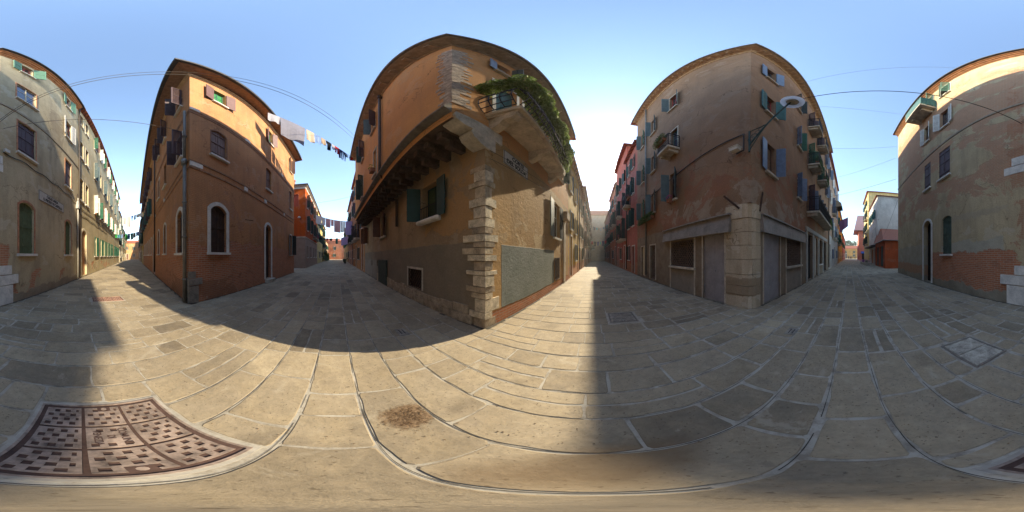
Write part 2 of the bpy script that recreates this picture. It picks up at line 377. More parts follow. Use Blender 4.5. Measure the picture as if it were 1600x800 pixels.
def offset_path(path,d):
    """offset an open path to its right by d"""
    P=[Vector((a,b)) for a,b in path]; out=[]
    for i,p in enumerate(P):
        ns=[]
        if i>0: t=(p-P[i-1]).normalized(); ns.append(Vector((t.y,-t.x)))
        if i<len(P)-1: t=(P[i+1]-p).normalized(); ns.append(Vector((t.y,-t.x)))
        n=sum(ns,Vector((0,0))).normalized(); out.append(p+n*(d/max(.3,n.dot(ns[0]))))
    return out
def sweep(b,path,prof,m=0,ends=True):
    rows=[[Vector((q.x,q.y,z)) for q in offset_path(path,d)] for d,z in prof]
    L=[0]
    for i in range(1,len(path)): L.append(L[-1]+math.dist(path[i-1],path[i]))
    for k in range(len(rows)-1):
        for i in range(len(path)-1):
            b.face([rows[k][i],rows[k][i+1],rows[k+1][i+1],rows[k+1][i]],m,[(L[i],k*.1),(L[i+1],k*.1),(L[i+1],k*.1+.1),(L[i],k*.1+.1)])
    if ends:
        b.face([r[0] for r in rows][::-1],m); b.face([r[-1] for r in rows],m)
def poly_offset(poly,d):
    """poly clockwise seen from above is offset outwards to its left... works for either winding by area sign"""
    A=sum(poly[i][0]*poly[(i+1)%len(poly)][1]-poly[(i+1)%len(poly)][0]*poly[i][1] for i in range(len(poly)))
    sg=1 if A>0 else -1; out=[]; n=len(poly)
    for i in range(n):
        p0,p,p1=Vector(poly[i-1]),Vector(poly[i]),Vector(poly[(i+1)%n]); t0=(p-p0).normalized(); t1=(p1-p).normalized()
        n0=Vector((t0.y,-t0.x))*sg; n1=Vector((t1.y,-t1.x))*sg; m=(n0+n1).normalized(); k=d/max(.35,m.dot(n0)); out.append((p.x+m.x*k,p.y+m.y*k))
    return out
def hiproof(h,poly,z,over,rise,inset,mat=None,th=.06):
    b=MB(); e=poly_offset(poly,over); i=poly_offset(poly,-inset); n=len(poly)
    for k in range(n):
        k2=(k+1)%n
        b.face([(*e[k],z),(*e[k2],z),(*i[k2],z+rise),(*i[k],z+rise)]); b.face([(*e[k],z-th),(*e[k2],z-th),(*e[k2],z),(*e[k],z)])
    b.face([(*p,z+rise) for p in i]); b.face([(*p,z-th) for p in e])
    return h.part('roof',b,mat or tiles)
def prism(b,poly,z0,z1,m=0):
    n=len(poly); A=sum(poly[i][0]*poly[(i+1)%n][1]-poly[(i+1)%n][0]*poly[i][1] for i in range(n))
    if A<0: poly=poly[::-1]
    for k in range(n):
        a,c=poly[k],poly[(k+1)%n]; b.face([(*a,z0),(*c,z0),(*c,z1),(*a,z1)],m)
    b.face([(*p,z1) for p in poly],m); b.face([(*p,z0) for p in reversed(poly)],m)
def corner_block(b,F1,F2,a,c,z0,z1,pr,m=0,dep=.12,rg=.012):
    """one quoin wrapped round the corner where F1 and F2 start (both s=0)"""
    j=lambda: random.uniform(-rg,rg)
    def pt(F,s,d): p=F.P(s,d,0); return (p.x,p.y)
    # outer corner = intersection of both planes pushed out by pr
    n1,n2=F1.out,F2.out; C0=F1.o; det=n1.x*n2.y-n1.y*n2.x
    k1=n1.dot(C0)+pr; k2=n2.dot(C0)+pr+j()*.5; K=((k1*n2.y-k2*n1.y)/det,(n1.x*k2-n2.x*k1)/det)
    poly=[pt(F1,a,pr),K,pt(F2,c,pr),pt(F2,c,-dep),pt(F1,a,-dep)]
    if a<=.16 or c<=.16: poly=[pt(F1,a,pr),K,pt(F2,c,pr),pt(F2,c,-.02),pt(F1,a,-.02)]
    prism(b,poly,z0+.008,z1-.008,m)
# measured ground plan (metres; camera stands at the origin)
cA=(0.0,-5.0); FA=Fac(cA,225.8,1); FE=Fac(cA,119.8,-1)
cB=(-4.82,-2.08); FBl=Fac(cB,227.2,-1); FBr=Fac(cB,-61.6,1)
cC=(-.55,3.3); J0=(-.993,2.568); FCl=Fac(cC,-61.4,-1); FCr=Fac(cC,31.2,1); FCj=Fac(J0,-62.3,-1); FCu=Fac(cC,31.2,1)
cD=(4.62,.49); FDl=Fac(cD,27.6,-1); FDr=Fac(cD,119.3,1)
# ================================================================= house with the name plate (A / E)
mA=wallmat('render_beige_weathered',(.53,.455,.325),(.42,.355,.25),(.19,.16,.12),layers=[
    dict(kind='brick',z=(.25,1.0),wob=.5,patch=(1.1,.56),amt=.85),
    dict(z=(-1,.32),wob=.25,col=(.27,.22,.16),col2=(.36,.30,.22)),
    dict(kind='brick',z=(1.0,2.0),s=(-.1,.35),wob=.3,amt=.9),
    dict(z=(7.6,11.3),s=(3.2,4.6),wob=1.2,col=(.22,.17,.125),col2=(.30,.25,.18),amt=.5)],seed=1)
mE=wallmat('render_ochre_worn_to_brick',(.53,.44,.30),(.43,.355,.24),(.20,.16,.115),layers=[
    dict(kind='brick',z=(4.4,13.5),wob=1.5,patch=(.45,.46),pscale=(.8,1.5,1),wash=.35,col=(.44,.33,.22),amt=.8,edge=.12),
    dict(kind='brick',z=(2.0,13),s=(-.2,.6),wob=.7,patch=(.8,.5),wash=.3,amt=.75),
    dict(z=(3.15,3.4),wob=.35,s=(.6,4.2),col=(.44,.38,.28),col2=(.36,.3,.22),amt=.6),
    dict(z=(1.25,2.2),wob=.4,s=(.7,4.6),col=(.47,.43,.34),col2=(.38,.35,.28),amt=.9),
    dict(z=(1.0,2.3),wob=.3,s=(6.9,13),col=(.42,.38,.31),col2=(.33,.29,.22),amt=.8),
    dict(kind='brick',z=(.35,1.75),wob=.4,s=(.3,5.6)),
    dict(kind='brick',z=(.3,1.05),wob=.3,s=(6.9,13),wash=.3,amt=.8),
    dict(z=(-1,.4),wob=.35,col=(.25,.215,.165),col2=(.34,.3,.23))],seed=2)
cornM=simple('orange_brick_cornice',(.42,.20,.085),.9,var=.35,scale=4,bump=.4)
hA=House('corner_house','ochre and beige corner house with exposed brick foot, white corner blocks and a green balcony','house',cA)
br=(brickframe,.09,.02)
hA.win(FA,.92,1.85,1.69,3.63,'boards',frame=br,arch=.17,bm=sh_oldgreen,sill=stone_w,dp=.12)
hA.win(FA,.85,1.97,5.78,7.8,'boards',frame=(brickframe,.07,.02),bm=sh_dark,sill=stone_w,dp=.1)
hA.win(FA,.8,2.02,9.75,11.55,'glass',frame=(brickframe,.07,.02),glass=GLB,fm=frame_cream,sill=stone_w,dp=.08)
hA.win(FA,1.02,1.78,13.78,15.4,'glass',fm=red_in,sill=stone_w,sh=(sh_sage,172,sh_sage,140),sw=.5)
hA.win(FA,5.0,5.95,1.69,3.7,'boards',frame=br,arch=.17,bm=sh_oldgreen,sill=stone_w,dp=.14)
hA.win(FA,5.0,5.95,5.9,7.9,'boards',frame=(brickframe,.06,.02),bm=sh_dark,sill=stone_w,dp=.1)
hA.win(FA,5.05,5.95,10.0,11.9,'glass',frame=(frame_cream,.07,.02),fm=red_in,sill=stone_w,sh=(sh_white,165,sh_white,165))
hA.win(FA,5.1,5.85,13.9,15.5,'glass',fm=red_in,sill=stone_w,sh=(sh_sage,170,sh_sage,165),sw=.5)
wf=(stone_w,.1,.03)
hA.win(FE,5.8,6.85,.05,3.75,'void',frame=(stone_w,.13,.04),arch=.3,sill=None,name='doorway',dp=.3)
hA.win(FE,3.78,4.62,1.7,3.6,'boards',arch=.14,bm=simple('green_grey_boards',(.07,.10,.075),.85,var=.3,scale=4,bump=.3),sill=stone_w,dp=.1)
hA.win(FE,5.9,6.75,5.88,7.8,'boards',bm=sh_dark,sill=stone_w,dp=.06)
hA.win(FE,3.9,4.95,5.88,7.85,'boards',bm=sh_dark,sill=stone_w,dp=.06)
hA.win(FE,6.05,6.75,9.9,11.65,'dark',sill=stone_w,fm=frame_b,sh=(sh_white,165,sh_white,150))
hA.win(FE,4.0,4.8,9.85,11.65,'dark',sill=stone_w,fm=frame_b,sh=(sh_white,150,sh_white,165))
hA.win(FE,3.9,4.75,13.9,15.45,'dark',frame=(stone_w,.07,.02),sill=stone_w,fm=frame_b,sh=(sh_sage,35,sh_sage,60))
hA.win(FE,5.6,6.5,13.2,15.5,'dark',frame=(stone_w,.07,.02),sill=None,fm=frame_b,sh=(sh_sage,165,sh_sage,100))
hA.panel(FA,0,7.35,0,16.2,mA); hA.panel(FE,0,12.7,0,16.2,mE)
Ea=FE.at(12.7); Aa=FA.at(7.35); pA=[cA,Aa,(-1.5,-14.5),(6.2,-19.3),Ea]
hA.blank([Ea,(6.2,-19.3),(-1.5,-14.5),Aa],0,16.2,mE); hA.flat(pA,16.2,mE); hA.finish()
b=MB(); sweep(b,[FE.at(12.75),cA,FA.at(7.35)],[(0,15.75),(.05,15.78),(.05,15.86),(.12,15.88),(.12,15.98),(.22,16.02),(.22,16.12),(.32,16.16),(.32,16.25),(0,16.25)])
hA.part('cornice',b,cornM)
b=MB(); sweep(b,[FE.at(12.8),cA,FA.at(7.35)],[(.3,16.25),(.46,16.27),(.46,16.38),(0,16.45)]); hA.part('gutter',b,gutterm)
b=MB(); sweep(b,[FE.at(12.72),cA,FA.at(7.35)],[(0,8.34),(.035,8.36),(.035,8.48),(0,8.5)]); hA.part('string_course',b,simple('cement_band',(.30,.25,.18),.9,var=.3))
hiproof(hA,pA,16.42,.44,1.6,3)
for (a,c,z0,z1,pr) in ((.56,.62,.02,.66,.05),(.82,.88,.67,.99,.06),(.5,.33,1.0,1.30,.045),(.12,.75,4.45,4.78,.02),(.10,.45,4.79,5.15,.02)):
    b=MB(); corner_block(b,FA,FE,a,c,z0,z1,pr); hA.part('quoin',b,stone_w)
# green balcony near the roof
b=MB(); 
def fbox(b,F,s0,s1,d0,d1,z0,z1,m=0):
    q=[F.P(s0,d0,0),F.P(s1,d0,0),F.P(s1,d1,0),F.P(s0,d1,0)]; prism(b,[(p.x,p.y) for p in q],z0,z1,m)
fbox(b,FE,5.25,7.6,0.0,.95,12.95,13.1); fbox(b,FE,5.6,5.8,0,.7,12.75,12.95); fbox(b,FE,7.05,7.25,0,.7,12.75,12.95)
slab=hA.part('balcony',b,stone)
def railing(h,F,s0,s1,d,z,ht,mat,parent,n=.11,solid=False,r=.018,scroll=False):
    b=MB(); pts=[F.P(s0,.02,z),F.P(s0,d,z),F.P(s1,d,z),F.P(s1,.02,z)]
    for a,c in zip(pts[:-1],pts[1:]):
        L=(c-a).length; k=max(1,int(L/n)); up=Vector((0,0,1))
        b.bar(a+up*ht,c+up*ht,.045,.035); b.bar(a+up*.07,c+up*.07,.03)
        if ht>.7: b.bar(a+up*(ht-.14),c+up*(ht-.14),.02)
        for i in range(k+1):
            p=a+(c-a)*(i/k); b.bar(p+up*.0,p+up*ht,r if i%8 else r*1.6)
            if scroll and i<k:
                q=a+(c-a)*((i+.5)/k); b.tube([q+up*(.3+.09*math.sin(t))+(c-a).normalized()*.045*math.cos(t) for t in [j*math.pi/3 for j in range(7)]],.006,4,caps=False)
        if solid: b.bar(a+up*(ht*.5+.05),c+up*(ht*.5+.05),.012,ht-.16)
    b.xf(lambda p:p-parent.matrix_world.translation if False else p-h.loc)
    o=link('railing',b.mesh('railing',mat),parent); return o
railing(hA,FE,5.25,7.6,.92,13.1,.95,sh_teal,slab,.16,solid=True,r=.03)
# ================================================================= B, the brick house
oz=[dict(kind='brick',z=(-1,2.15),wob=.6),dict(kind='brick',z=(1.5,5.2),wob=.6,patch=(.7,.6),wash=.35,amt=.7),
    dict(z=(-1,.75),wob=.35,s=(-1,2.9),patch=(.8,.5),col=(.20,.11,.075),col2=(.28,.15,.09),amt=.6)]
mB=wallmat('orange_wash_over_brick',(.52,.295,.17),(.41,.228,.132),(.20,.13,.085),layers=oz,seed=3,facebrick=.75,stainamt=.6,streak=.55)
hB=House('corner_house','orange brick corner house with white arched window frames, drainpipe and deep dark eaves','house',cB)
wsA=(stone_w,.15,.035)
for s0,s1,t in ((.95,1.87,3.56),): hB.win(FBr,s0,s1,1.74,t,'boards',frame=wsA,arch=.22,sill=stone_w,dp=.13)
hB.win(FBr,1.0,1.88,5.88,7.5,'boards',frame=(simple('brick_arch',(.2,.1,.06),.9,var=.3),.06,.005),arch=.16,bm=sh_dbrown,sill=stone_w,dp=.1)
hB.win(FBr,1.1,1.82,9.98,11.4,'glass',sh=(sh_brown,168,sh_brown,168),style='plank',glass=sh_brightgreen,fm=sh_green,sill=stone_w,sw=.5)
hB.win(FBr,5.55,6.4,.22,3.55,'door',frame=wsA,arch=.25,sill=None,dp=.22)
hB.win(FBr,5.65,6.45,5.95,7.6,'boards',arch=.14,bm=sh_dbrown,sill=stone_w,dp=.14)
hB.win(FBr,6.0,6.58,10.1,11.5,'glass',sh=(sh_brown,165,sh_brown,150),style='plank',glass=sh_brightgreen,fm=sh_green,sill=stone_w,sw=.42)
hB.win(FBr,10.6,11.35,1.7,3.5,'dark',arch=.12,frame=(stone_w,.08,.02),sh=(sh_black,165,sh_black,120))
hB.win(FBr,10.5,11.25,5.95,7.75,'boards',arch=.12,bm=sh_dbrown,sill=stone_w,dp=.14)
hB.win(FBr,10.6,11.2,9.9,11.5,'dark',sh=(sh_dbrown,150,sh_dbrown,110))
hB.win(FBl,.74,1.5,1.72,3.4,'boards',frame=wsA,arch=.22,sill=stone_w,dp=.16)
hB.win(FBl,.78,1.55,5.8,7.3,'dark',frame=(stone_w,.07,.01),sh=(sh_dark,100,sh_dark,100),sill=stone_w)
hB.win(FBl,.82,1.62,9.5,11.3,'dark',sh=(sh_dark,95,sh_dark,110),sill=stone_w,sw=.45)
for i,(s0,w) in enumerate(((3.85,.72),(6.2,.75))):
    hB.win(FBl,s0,s0+w,1.74,3.45,'boards',frame=(stone_w,.09,.03),arch=.2,sill=stone_w,dp=.16)
    hB.win(FBl,s0,s0+w,5.85,7.5,'boards' if i==0 else 'dark',bm=wood_grey,sill=stone_w,frame=(stone_w,.06,.01) if i else None)
    hB.win(FBl,s0,s0+w,9.6,11.3,'dark',sh=(sh_dark,95,sh_dark,120),sill=stone_w)
hB.win(FBl,8.9,9.8,.05,3.4,'door',frame=wsA,arch=.2,sill=None,bm=wood_grey)
for i in range(6):
    s0=11.2+2.35*i
    hB.win(FBl,s0,s0+.8,1.74,3.45,'boards',frame=(stone_w,.08,.03),arch=.18,sill=stone_w)
    hB.win(FBl,s0,s0+.8,5.85,7.5,'dark',sh=(sh_dark,100,sh_dark,110) if i%2 else (sh_teal,100,sh_teal,120))
    hB.win(FBl,s0,s0+.8,9.6,11.3,'dark',sh=(sh_dark,100,sh_dark,120))
hB.panel(FBl,0,26,0,12.35,mB); hB.panel(FBr,0,12.1,0,12.35,mB)
e1=FBl.at(26); e2=FBr.at(12.1); m1=(-22.5,-9.5); m2=(-20.2,-1.6)
pB=[cB,e2,m2,m1,e1]; hB.blank([e1,m1,m2,e2],0,12.35,mB); hB.flat(pB,12.35,mB); hB.finish()
b=MB(); sweep(b,[e1,cB,e2],[(0,11.92),(.05,11.95),(.05,12.02),(.11,12.06),(.11,12.14),(.06,12.18),(.06,12.3)])
hB.part('cornice',b,simple('ochre_moulding',(.50,.32,.16),.9,var=.2))
b=MB(); sweep(b,[e1,cB,e2],[(.06,12.3),(.62,12.34),(.62,12.40),(0,12.42)]); hB.part('eaves',b,simple('eaves_boards',(.30,.17,.09),.9,var=.3))
b=MB(); sweep(b,[e1,cB,e2],[(.60,12.31),(.74,12.33),(.76,12.46),(.6,12.50),(0,12.52)]); hB.part('gutter',b,gutterm)
for z in (4.82,5.12,8.05,8.2):
    b=MB(); sweep(b,[e1,cB,e2],[(0,z-.04),(.03,z-.03),(.03,z+.03),(0,z+.04)]); hB.part('string_course',b,simple('brick_band',(.30,.17,.1),.9,var=.35))
for F,ss in ((FBr,(.0,3.2,5.4,8.9)),(FBl,(4.2,8.2))):
    for s0 in ss: b=MB(); fbox(b,F,s0,s0+(.55 if s0==0 else .28),0,.04,4.88,5.07); hB.part('stone_block',b,stone_w)
for s0 in (0.0,3.3,8.3): b=MB(); fbox(b,FBr,s0,s0+.42,0,.045,8.24,8.42); hB.part('stone_block',b,stone_w)
hiproof(hB,pB,12.48,.72,1.7,3)
b=MB()
for (a,c,z0,z1,pr) in ((.3,.36,.02,.62,.04),(.35,.52,.63,.86,.05),(.12,.24,.87,1.1,.03)): corner_block(b,FBl,FBr,a,c,z0,z1,pr)
hB.part('quoin',b,stone_d)
b=MB(); b.tube([FBl.P(.16,.12,8.2),FBl.P(.16,.12,5.2)],.055,8); b.tube([FBl.P(.16,.14,5.2),FBl.P(.16,.14,4.95)],.11,8); b.tube([FBl.P(.16,.12,4.95),FBl.P(.16,.12,3.3),FBl.P(.16,.12,.05)],.07,8); b.tube([FBl.P(.34,.08,3.0),FBl.P(.34,.08,.05)],.03,6)
for z in (.8,2.2,3.4,6.4): b.tube([FBl.P(.16,.12,z),FBl.P(.16,.12,z+.06)],.09,8)
hB.part('drainpipe',b,zinc,smooth=True)
b=MB(); b.tube([FBl.P(8.3,.1,12.2),FBl.P(8.3,.1,.3)],.06,8); hB.part('drainpipe',b,copper,smooth=True)
b=MB(); b.tube([FBr.P(3.3,.02,3.35),FBr.P(3.75,.18,3.37)],.018,5); hB.part('bracket',b,rust)
b=MB(); fbox(b,FBr,5.5,6.5,0,.3,0,.2); hB.part('doorstep',b,stone)
# ================================================================= C, the jettied corner house
mCl=wallmat('grey_brown_render',(.38,.29,.19),(.28,.21,.14),(.15,.12,.085),layers=[
    dict(z=(-1,1.9),wob=.08,col=(.25,.21,.16),col2=(.20,.17,.13)),
    dict(z=(2.2,4.8),s=(.2,2.4),wob=.5,patch=(.6,.47),col=(.42,.26,.13),col2=(.34,.22,.12),amt=.9),
    dict(z=(-1,1.3),s=(8.4,14),wob=.15,col=(.28,.25,.21),col2=(.22,.19,.16))],seed=5)
mCr=wallmat('ochre_flaking_render',(.46,.31,.165),(.36,.24,.13),(.20,.14,.085),layers=[
    dict(z=(1.8,4.6),s=(.2,7),wob=.9,patch=(.55,.55),col=(.52,.40,.25),col2=(.44,.33,.2),amt=.85),
    dict(kind='brick',z=(1.8,4.6),wob=.6,patch=(1.3,.68),amt=.8),
    dict(z=(.34,1.86),s=(.58,4.85),wob=.025,edge=.01,col=(.23,.245,.225),col2=(.17,.185,.165),h=.3),
    dict(kind='brick',z=(-1,.33),wob=.06),],seed=6,bumpy=1.3)
mCu=wallmat('orange_render',(.60,.33,.16),(.49,.265,.13),(.28,.18,.11),layers=[
    dict(z=(9,11.5),s=(.6,3.2),wob=.4,patch=(.7,.55),col=(.56,.36,.2),col2=(.5,.3,.16),amt=.5)],seed=7,stainamt=.35,streak=.35,big=.3)
hC=House('corner_house','orange corner house whose upper floors jut out on dark wooden beams over pale stone quoins','house',cC)
hC.win(FCl,1.66,2.56,2.72,3.9,'glass',frame=None,glass=paint('green_curtain',(.035,.07,.03)),fm=sh_dgreen,sill=None,sh=(sh_dgreen,112,sh_dgreen,172),style='plank',rail=True,dp=.25)
hC.win(FCl,6.6,7.55,2.75,4.0,'dark',sill=stone,sh=(sh_dbrown,80,sh_dbrown,150),style='plank')
hC.win(FCl,11.9,12.8,2.72,4.1,'dark',sill=stone,sh=(sh_dbrown,80,sh_dbrown,120),style='plank')
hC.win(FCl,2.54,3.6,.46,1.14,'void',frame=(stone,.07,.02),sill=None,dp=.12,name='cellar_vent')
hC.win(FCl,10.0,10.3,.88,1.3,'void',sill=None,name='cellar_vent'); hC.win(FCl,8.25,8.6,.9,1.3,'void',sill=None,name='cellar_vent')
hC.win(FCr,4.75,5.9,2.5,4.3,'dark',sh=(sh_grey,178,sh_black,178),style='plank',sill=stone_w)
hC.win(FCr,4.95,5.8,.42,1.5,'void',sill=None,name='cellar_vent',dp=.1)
hC.win(FCu,.35,1.3,5.75,8.3,'glass',frame=(stone_w,.12,.02),glass=sh_teal,fm=sh_teal,sill=None,name='balcony_door')
hC.win(FCu,1.75,2.6,5.75,8.3,'glass',frame=(stone_w,.12,.02),glass=glassmat('pale_reflecting_glass',(.18,.24,.26)),fm=sh_teal,sill=None,name='balcony_door')
hC.win(FCu,.36,.98,9.4,10.5,'dark',sill=stone,sh=(sh_blue,168,sh_black,100),style='board')
hC.win(FCu,3.3,4.1,5.9,8.2,'dark',sill=stone,frame=(stone_w,.1,.02)); hC.win(FCu,3.3,4.1,9.3,10.5,'dark',sh=(sh_dgreen,160,sh_dgreen,150)); hC.win(FCu,5.8,6.6,6.1,8.0,'dark',sh=(sh_dgreen,110,sh_dgreen,120))
hC.win(FCj,5.0,5.75,9.0,10.5,'dark',sh=(sh_grey,100,sh_dark,120),style='plank',sill=stone)
hC.win(FCj,4.85,5.35,5.6,7.2,'dark',frame=(stone,.09,.03),sill=stone)
hC.win(FCj,7.9,8.6,8.6,10.2,'dark',sh=(sh_dgreen,100,sh_dark,110)); hC.win(FCj,8.2,8.9,5.6,7.2,'dark',frame=(stone,.08,.02),sh=(sh_dgreen,100,sh_dgreen,110))
zJ=4.75; topC=11.35
hC.panel(FCl,0,13.3,0,zJ,mCl); hC.panel(FCr,0,8.2,0,zJ,mCr); hC.panel(FCu,-.856,8.2,zJ,topC,mCu); hC.panel(FCj,0,12.2,zJ,topC,mCu)
cl1=FCl.at(13.3); cr1=FCr.at(8.2); cj1=FCj.at(12.2); kC=(-6.5,14.5)
hC.blank([cr1,kC,(-9.5,13.5),cl1],0,zJ,mCu); hC.blank([cr1,kC,(-9.5,13.5),cj1],zJ,topC,mCu)
hC.flat([J0,cj1,(-9.5,13.5),kC,cr1],topC,mCu)
hC.walls.face([Vector((*p,zJ))-hC.loc for p in (J0,cC,cl1,cj1)],hC.mi(wood_beam)); hC.finish()
b=MB()
for (s0,s1) in ((.0,.34),(.3,.62)):
    pass
# beam ends carrying the jetty, in two tiers
b=MB(); s0=.55; i=0
while s0<12.6:
    w=.2+random.uniform(-.02,.02); ov=(FCj.P(s0,0,0)-FCl.P(s0,0,0)).length
    a=FCl.P(s0,-.25,0); d=FCl.out; ovp=.66+.015*s0
    fbox(b,FCl,s0,s0+w,-.05,min(.98,ovp+.02),4.53,4.74); fbox(b,FCl,s0+.01,s0+w-.01,-.05,.48,4.32,4.53); s0+=.52+random.uniform(-.03,.03)
hC.part('floor_beam',b,wood_beam)
b=MB(); sweep(b,[FCj.at(12.2),J0],[(0,4.98),(.03,4.98),(.17,5.08),(.17,5.13),(.03,5.36),(0,5.36)]); hC.part('sill_board',b,simple('grey_sill_board',(.19,.165,.13),.9,var=.3))
# stone bracket under the corner
b=MB()
def fprism(b,F,prof,d0,d1,m=0):   # prof in (s,z)
    P0=[F.P(s,d0,z) for s,z in prof]; P1=[F.P(s,d1,z) for s,z in prof]; n=len(prof)
    b.face(P0,m); b.face(P1[::-1],m)
    for k in range(n): b.face([P0[k],P1[k],P1[(k+1)%n],P0[(k+1)%n]],m)
fprism(b,FCr,[(.55,4.98),(-.80,4.98),(-.84,4.86),(-.80,4.72),(-.62,4.62),(-.38,4.60),(.55,4.60)],-.34,.05)
fprism(b,FCr,[(.3,4.60),(-.40,4.60),(-.43,4.5),(-.36,4.36),(-.16,4.24),(0.02,4.2),(.3,4.2)],-.32,.045)
hC.part('corbel',b,stone)
b=MB(); z=.0
sizes=[(.30,.34,.22),(.42,.20,.16),(.26,.46,.30),(.36,.22,.13),(.52,.30,.14),(.30,.26,.24),(.50,.36,.10),(.28,.22,.2),(.46,.34,.14),(.66,.24,.15),(.3,.3,.12),(.62,.42,.17),(.34,.22,.14),(.46,.30,.2),(.3,.2,.26),(.42,.34,.2),(.26,.2,.28),(.44,.3,.14),(.28,.24,.26),(.4,.3,.16)]
for a,c,h_ in sizes:
    if z>4.2: break
    corner_block(b,FCl,FCr,a,c,z,min(z+h_,4.22),random.uniform(.012,.045),random.randrange(3),dep=.1,rg=.02); z+=h_
quoinM=simple('rough_quoin_stone',(.46,.375,.255),.92,var=.4,scale=5,bump=1.0); hC.part('quoin',b,[quoinM,simple('rough_quoin_stone_pale',(.54,.46,.33),.92,var=.4,scale=6,bump=1.0),simple('rough_quoin_stone_dark',(.36,.285,.195),.92,var=.4,scale=4,bump=1.0)])
b=MB(); z=5.4; q=0
while z<10.2:
    h_=random.choice((.10,.13,.16,.19)); a=.20+.16*(q%2)+random.uniform(-.04,.1); c=.20+.18*((q+1)%2)+random.uniform(-.04,.14)
    F2=Fac(J0,31.2,1); corner_block(b,FCj,F2,a,c,z,z+h_,.012,dep=.03); z+=h_; q+=1
hC.part('quoin',b,simple('bare_quoin_masonry',(.42,.33,.245),.95,var=.45,scale=8,bump=1.0))
b=MB()
s0=.35
while s0<8.2:
    w=random.uniform(.3,.55); zt=random.uniform(.2,.26); fbox(b,FCl,s0+.01,s0+w,-.05,.035+random.uniform(0,.02),0,zt); fbox(b,FCl,s0+.12,s0+w+.1,-.05,.03+random.uniform(0,.02),zt+.012,zt+.2+random.uniform(-.05,.03)); s0+=w
hC.part('plinth',b,simple('plinth_stone',(.36,.29,.2),.92,var=.4,scale=5,bump=.8))
b=MB(); 
b.tube([FCl.P(1.5,.09,2.66),FCl.P(1.52,.12,2.66),FCl.P(2.6,.12,2.66),FCl.P(2.62,.09,2.66)],.075,10); fbox(b,FCl,1.5,2.62,-.1,.1,2.60,2.72); hC.part('sill',b,stone_w,smooth=False)
b=MB(); b.tube([FCj.P(4.0,.1,11.1),FCj.P(4.0,.1,5.15),FCj.P(4.0,-.12,4.7),FCl.P(5.1,.3,4.3),FCl.P(4.6,.1,4.15),FCl.P(4.6,.1,2.9)],.06,8); b.tube([FCj.P(4.0,.1,11.0),FCj.P(4.0,.1,10.75)],.1,8); hC.part('drainpipe',b,copper,smooth=True)
e=[FCj.at(12.3),J0,FCr.at(8.25)]
b=MB(); sweep(b,e,[(0,11.15),(.05,11.17),(.05,11.3),(.42,11.33),(.42,11.40),(0,11.42)])
for F,n,s0 in ((FCj,13,.2),(FCu,9,-.6)):
    for k in range(n): fbox(b,F,s0+k*.95,s0+k*.95+.2,0,.33,11.2,11.325)
hC.part('eaves',b,simple('eaves_stone',(.36,.27,.18),.9,var=.3))
b=MB(); sweep(b,e,[(.4,11.38),(.5,11.39),(.52,11.47),(.42,11.49),(0,11.5)]); hC.part('gutter',b,simple('brown_gutter',(.16,.12,.085),.7,var=.3))
hiproof(hC,[J0,FCj.at(12.2),(-9.5,13.5),kC,cr1],11.47,.48,1.5,2.5)
# green cellar hatch and grille
b=MB(); b.box(-.8,.8,-.10,-.02,0,1.38); [b.box(-.8+.02+i*.2,-.8+.18+i*.2,-.115,-.10,.03,1.35) for i in range(8)]; o=hC.place('hatch',b.mesh('hatch',simple('green_metal',(.045,.06,.045),.6,var=.3)),FCl,7.0,0)
def lattice(w,h,st=.11,y=-.02,r=.008):
    b=MB(); n=int((w+h)/st)+1
    for i in range(n):
        t=i*st
        for sg in (1,-1):
            x0,z0=(t,0) if t<w else (w,t-w); x1,z1=(0,t) if t<h else (t-h,h)
            if sg<0: x0,x1=w-x0,w-x1
            b.bar((x0-w/2,y,z0),(x1-w/2,y+.006*sg,z1),r*2)
    b.bar((-w/2,y,0),(w/2,y,0),.03); b.bar((-w/2,y,h),(w/2,y,h),.03); b.bar((-w/2,y,0),(-w/2,y,h),.03); b.bar((w/2,y,0),(w/2,y,h),.03)
    return b
hC.place('grille',lattice(.85,1.08,.14).mesh('grille',rust),FCr,5.375,.42); hC.place('grille',lattice(1.06,.68,.16,.03).mesh('grille',rust),FCl,3.07,.46)
b=MB(); 
for i in range(2): pass
fbox(b,FCr,6.75,7.15,0,.06,0,3.6); hC.part('pilaster',b,stone); b=MB(); fbox(b,FCr,6.5,7.3,0,.30,3.75,4.2); hC.part('chimney_breast',b,simple('ochre_box',(.36,.26,.16),.9,var=.3))
# balcony of C
b=MB(); zb=5.45
bp=[FCr.P(-.0,0,0),FCr.P(.1,.78,0),FCr.P(4.35,.66,0),FCr.P(4.4,0,0)]; prism(b,[(p.x,p.y) for p in bp],zb,zb+.13)
bp=[FCr.P(.05,0,0),FCr.P(.15,.68,0),FCr.P(4.3,.58,0),FCr.P(4.35,0,0)]; prism(b,[(p.x,p.y) for p in bp],zb-.07,zb)
for s0 in (.12,2.05,3.95):
    P_=[(0,zb-.07),(.66,zb-.07),(.66,zb-.17),(.55,zb-.27),(.36,zb-.26),(.28,zb-.38),(.12,zb-.46),(0,zb-.5)]
    for sg in (0,):
        A=[FCr.P(s0,d,z) for d,z in P_]; Bq=[FCr.P(s0+.26,d,z) for d,z in P_]; b.face(A[::-1]);b.face(Bq)
        for k in range(len(P_)): b.face([A[k],A[(k+1)%len(P_)],Bq[(k+1)%len(P_)],Bq[k]])
balc=hC.part('balcony',b,simple('balcony_stone',(.48,.38,.27),.88,var=.3,scale=3,bump=.4))
b=MB(); path=[]
def belly(p,o,z0):  # bellied bar
    return [p+o*(.05)+Vector((0,0,z0)),p+o*.16+Vector((0,0,z0+.12)),p+o*.24+Vector((0,0,z0+.32)),p+o*.2+Vector((0,0,z0+.6)),p+o*.04+Vector((0,0,z0+.95))]
